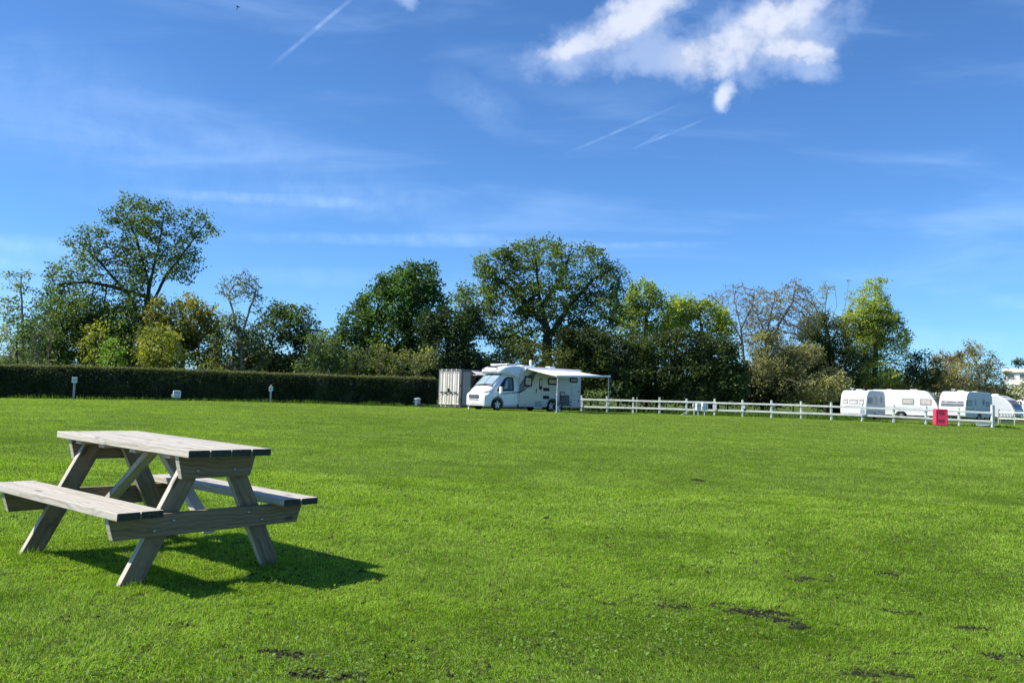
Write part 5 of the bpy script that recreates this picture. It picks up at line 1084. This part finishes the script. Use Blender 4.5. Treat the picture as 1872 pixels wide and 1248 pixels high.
# ------------------------------------------------------------------ caravans
def caravan(px, d, rz, label, L=5.6, Wd=2.25, H=2.56, front=(('pale_window', -.80, -.42), ('pale_window', -.34, .34), ('pale_window', .42, .80)), fz=(1.30, 1.85), fmat='curtain', side='side_panel', body='van_white', sidew=(), door=None, aerial=True, wheel_x=-.3, slope=.0, stripe=True, sidetop='side_panel', ws=1):
    """local +x = front; origin below the front left corner"""
    p = gp(px, d); R = empty('caravan', p, rz, label, 'caravan', 'white touring caravans beyond the fence')
    z0 = .33; xf = 0; prof = []
    # side outline, front curved, from the bottom front up over the roof to the bottom rear
    prof = [(-.10, z0), (-.02, z0+.25), (0, 1.0), (-.08-slope*.3, 1.55), (-.22-slope*.8, 2.05), (-.42-slope, H-.22), (-.75-slope, H-.04), (-1.3-slope, H), (-L+.8, H), (-L+.35, H-.08), (-L+.12, H-.4), (-L+.02, H-1.1), (-L, z0+.3), (-L+.06, z0), (-L*.5-.55, z0), (-L*.5-.42, z0+.22), (-L*.5-.2, z0+.34), (-L*.5+.2, z0+.34), (-L*.5+.42, z0+.22), (-L*.5+.55, z0)]
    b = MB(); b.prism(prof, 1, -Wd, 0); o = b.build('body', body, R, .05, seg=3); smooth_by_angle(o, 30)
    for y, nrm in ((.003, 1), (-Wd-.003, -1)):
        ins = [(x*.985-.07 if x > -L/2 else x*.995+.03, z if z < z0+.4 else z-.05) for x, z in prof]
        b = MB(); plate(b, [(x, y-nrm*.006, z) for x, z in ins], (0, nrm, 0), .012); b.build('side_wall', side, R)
    def fx(z): return float(np.interp(z, [z0, 1.0, 1.55, 2.05, H-.22], [-.05, 0, -.08-slope*.3, -.22-slope*.8, -.42-slope]))
    for nm, a, c in front:
        b = MB(); y0, y1 = -Wd/2+a*Wd/2, -Wd/2+c*Wd/2; za, zb = fz
        plate(b, [(fx(za), y0, za), (fx(za), y1, za), (fx((za+zb)/2), y1, (za+zb)/2), (fx(zb), y1, zb), (fx(zb), y0, zb), (fx((za+zb)/2), y0, (za+zb)/2)], (1, 0, .2), .025); w = b.build('front_window', 'grey_graphic', R)
        b = MB(); m = .04; plate(b, [(fx(za)+.022, y0+m, za+m), (fx(za)+.022, y1-m, za+m), (fx(zb)+.022, y1-m, zb-m), (fx(zb)+.022, y0+m, zb-m)], (1, 0, .2), .018); b.build('pane', fmat, w)
    b = MB(); b.box((fx(1.15)+.01, -Wd/2, 1.13), (.03, Wd*.62, .05)); b.box((fx(.6)+.03, -Wd/2, .48), (.03, Wd*.86, .03)); b.build('front_trim', 'light_graphic', R)
    for (x0, x1, za, zb, gm, fr) in sidew:
        for y, nrm in (((.01, 1),) if ws > 0 else ((-Wd-.01, -1),)):
            b = MB(); plate(b, [(x, y, z) for x, z in rr(-x1, -x0, za, zb, .05)], (0, nrm, 0), .02); w = b.build('side_window', fr, R)
            b = MB(); plate(b, [(x, y+nrm*.018, z) for x, z in rr(-x1+.05, -x0-.05, za+.05, zb-.06, .03)], (0, nrm, 0), .012); b.build('pane', gm, w)
    if door:
        b = MB(); plate(b, [(x, .008, z) for x, z in rr(-door-.6, -door, .42, 2.2, .06)], (0, 1, 0), .014); dd = b.build('door', sidetop, R)
        b = MB(); plate(b, [(x, .022, z) for x, z in rr(-door-.40, -door-.2, 1.35, 1.95, .05)], (0, 1, 0), .01); b.build('door_window', 'window_dark', dd)
    if stripe:
        b = MB(); ys = .012 if ws > 0 else -Wd-.012; b.box((-L/2, ys, 1.02), (L-.5, .01, .05)); b.box((-L/2-.9*0, ys, .66), (L-.5, .01, .03)); b.build('side_stripe', 'grey_graphic' if ws > 0 else 'light_graphic', R)
    for s in (1, -1):
        wheel(R, -L*.5, -.12 if s > 0 else -Wd+.12, .31, s, .18)
    b = MB(); b.tube([(-.05, -Wd/2-.4, .42), (1.05, -Wd/2, .42)], .04); b.tube([(-.05, -Wd/2+.4, .42), (1.05, -Wd/2, .42)], .04); b.cyl((.9, -Wd/2, 0), (.9, -Wd/2, .5), .03); b.build('hitch', 'grey_post', R)
    b = MB(); b.box((-L*.35, -Wd/2, H+.05), (.6, .55, .09)); b.box((-L*.7, -Wd/2+.3, H+.04), (.4, .4, .08)); b.build('roof_vent', 'sign_white', R, .02)
    if aerial:
        b = MB(); b.cyl((-L*.3, -Wd+.5, H-.02), (-L*.3, -Wd+.5, H+.16), .02); b.box((-L*.3, -Wd+.5, H+.17), (.42, .05, .05)); b.box((-L*.3, -Wd+.5, H+.17), (.06, .34, .04)); b.build('aerial', 'sign_white', R)
    return R
CW = 'side_panel'
caravan(1583.5, 75.5, rad(228), 'white caravan with three front windows, leftmost of the row', L=4.7, H=2.50, sidew=[(.45, 1.45, 1.38, 1.90, 'curtain', 'window_dark'), (3.5, 3.75, 1.45, 2.05, 'window_dark', 'light_graphic')], door=2.1)
caravan(1721, 81.0, rad(-33), 'long white caravan shown sunlit side-on behind the leftmost one', L=6.2, H=2.60, side='van_white', sidew=[(.55, 1.5, 1.28, 1.82, 'curtain', 'grey_graphic'), (2.0, 3.0, 1.28, 1.82, 'curtain', 'grey_graphic')], slope=.35, ws=-1, front=(('w', -.7, .7),), aerial=False)
caravan(1765, 76.0, rad(222), 'white caravan with large dark front window strip right of the pink box', L=6.3, H=2.56, fz=(1.22, 1.72), front=(('w', -.86, -.52), ('w', -.50, .32), ('w', .34, .86)), fmat='window_dark',
        sidew=[(.30, 1.5, 1.32, 1.80, 'curtain', 'window_dark'), (3.85, 4.35, 1.40, 1.95, 'window_blue', 'light_graphic'), (4.7, 5.6, 1.30, 1.75, 'curtain', 'window_dark')], door=1.95, slope=.1)
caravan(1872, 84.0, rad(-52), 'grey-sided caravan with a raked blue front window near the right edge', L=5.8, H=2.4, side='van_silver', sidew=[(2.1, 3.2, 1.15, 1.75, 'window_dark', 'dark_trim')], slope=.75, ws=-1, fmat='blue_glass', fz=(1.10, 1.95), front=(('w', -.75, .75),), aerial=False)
caravan(1899, 92.0, rad(222), 'white caravan cut off by the right edge of the picture', L=5.6, H=2.55, aerial=False)
caravan(1722, 92.0, rad(224), 'grey caravan roof showing between the side-on and dark-windowed caravans', L=5.6, H=2.62, body='side_panel', aerial=True)
p = gp(1690, 77.0); b = MB(); b.lathe([(.14, 0), (.2, .02), (.24, .2), (.25, .2)], 16); o = b.build('basin', 'green_plastic'); o.location = p; tag(o, 'green plastic basin on the grass before the side-on caravan', 'basin')
p = gp(1697, 77.0); b = MB(); b.lathe([(.12, 0), (.13, .02), (.13, .2), (.05, .24), (.05, .28)], 14); o = b.build('water_jug', 'sign_white'); o.location = p; tag(o, 'small white jug right beside the green basin', 'jug')

def awning_frame():      # low clutter beside the last corner post
    p = gp(1829, 70); R = empty('bicycle_rack', p, .2, 'thin grey metal rack on the grass beyond the corner fence post', 'rack'); b = MB()
    for k in range(4): x = k*.28; b.tube([(x, 0, 0), (x, 0, .72), (x+.16, 0, .8), (x+.2, 0, .0)], .018)
    b.tube([(0, 0, .05), (1.05, 0, .05)], .018); b.build('frame', 'grey_post', R); b = MB(); b.box((.5, .02, .42), (.85, .03, .04)); b.build('crossbar', 'light_graphic', R)
awning_frame()

# ------------------------------------------------------------------ building on the rise, far right
def chalet(px, d, w, label, ytop, ybase, rz=.12):
    a = at(px, ybase, d); z = a.z; R = empty('holiday_chalet', (a.x, a.y, z), rz, label, 'building', 'holiday chalets on the rise'); h = at(px, ytop, d).z - z; gzb = gz(a.x, a.y)-z-.5
    b = MB(); b.box((w/2, 3, (h-.5+gzb)/2), (w, 6, h-.5-gzb)); wl = b.build('wall', 'cream_wall', R, .02)
    b = MB(); b.prism([(-.3, h-.52), (3, h+.05), (6.3, h-.52), (6.3, h-.62), (3, h-.06), (-.3, h-.62)], 0, -.25, w+.25); rf = b.build('roof', 'cream_wall', R)
    for k in range(int(w/1.7)):
        x = .9+k*1.7; b = MB(); b.box((x, -.01, h-1.35), (1.1, .06, 1.0)); wf = b.build('window', 'sign_white', R); b = MB(); b.box((x, -.03, h-1.35), (.95, .06, .85)); b.build('pane', 'window_dark', wf)
    b = MB()
    for z_ in (.35, .62, .9): b.box((w/2, -1.0, z_+.1), (w, .05, .06))
    for k in range(int(w/.8)+1): b.box((k*.8, -1.0, .5), (.07, .07, 1.1))
    b.build('veranda_rail', 'sign_white', R); b = MB(); b.box((w/2, -.55, .02), (w+.1, 1.0, .12)); b.box((w/2, -.95, gzb/2), (w, .06, -gzb)); b.build('veranda_deck', 'cream_wall', R)
chalet(1836, 140, 9.5, 'cream single-storey chalet with a railed veranda, high at the right edge', 673, 703, -.52)

# ------------------------------------------------------------------ bird
def bird():
    p = at(434, 14, 62); R = empty('bird', p, 0, 'small dark bird gliding high in the sky, upper left', 'bird')
    ux = Vector((1, 0, 0)); uz = Vector((0, 0, 1)); b = MB(); k = .042
    def Q(x, y, t=0): return (x*k, t*k, -y*k)
    # body from the head (upper right) down to the tail
    pts = [(.2, -4.4, .25), (.0, -3.6, .55), (.35, -2.0, .85), (.2, 0, .85), (-.3, 2.2, .6), (-.9, 4.4, .45), (-1.3, 6.2, .25)]
    n = 8; b.loft([[(x*k+math.cos(2*math.pi*i/n)*r*k, math.sin(2*math.pi*i/n)*r*k, -y*k) for i in range(n)] for x, y, r in pts])
    for W_ in ([(.0, -3.0), (1.6, -2.0), (3.4, -.9), (4.2, .5), (2.4, -.1), (.7, .2)], [(-.2, -1.6), (-1.4, -2.6), (-3.2, -2.6), (-2.2, -1.8), (-1.2, -.6), (-.3, .2)]):
        m = len(W_); b.add([Q(x, y, -.12) for x, y in W_]+[Q(x, y, .12) for x, y in W_], [tuple(range(m-1, -1, -1)), tuple(range(m, 2*m))]+[(i, (i+1) % m, (i+1) % m+m, i+m) for i in range(m)])
    b.build('plumage', 'bird_dark', R)
bird()
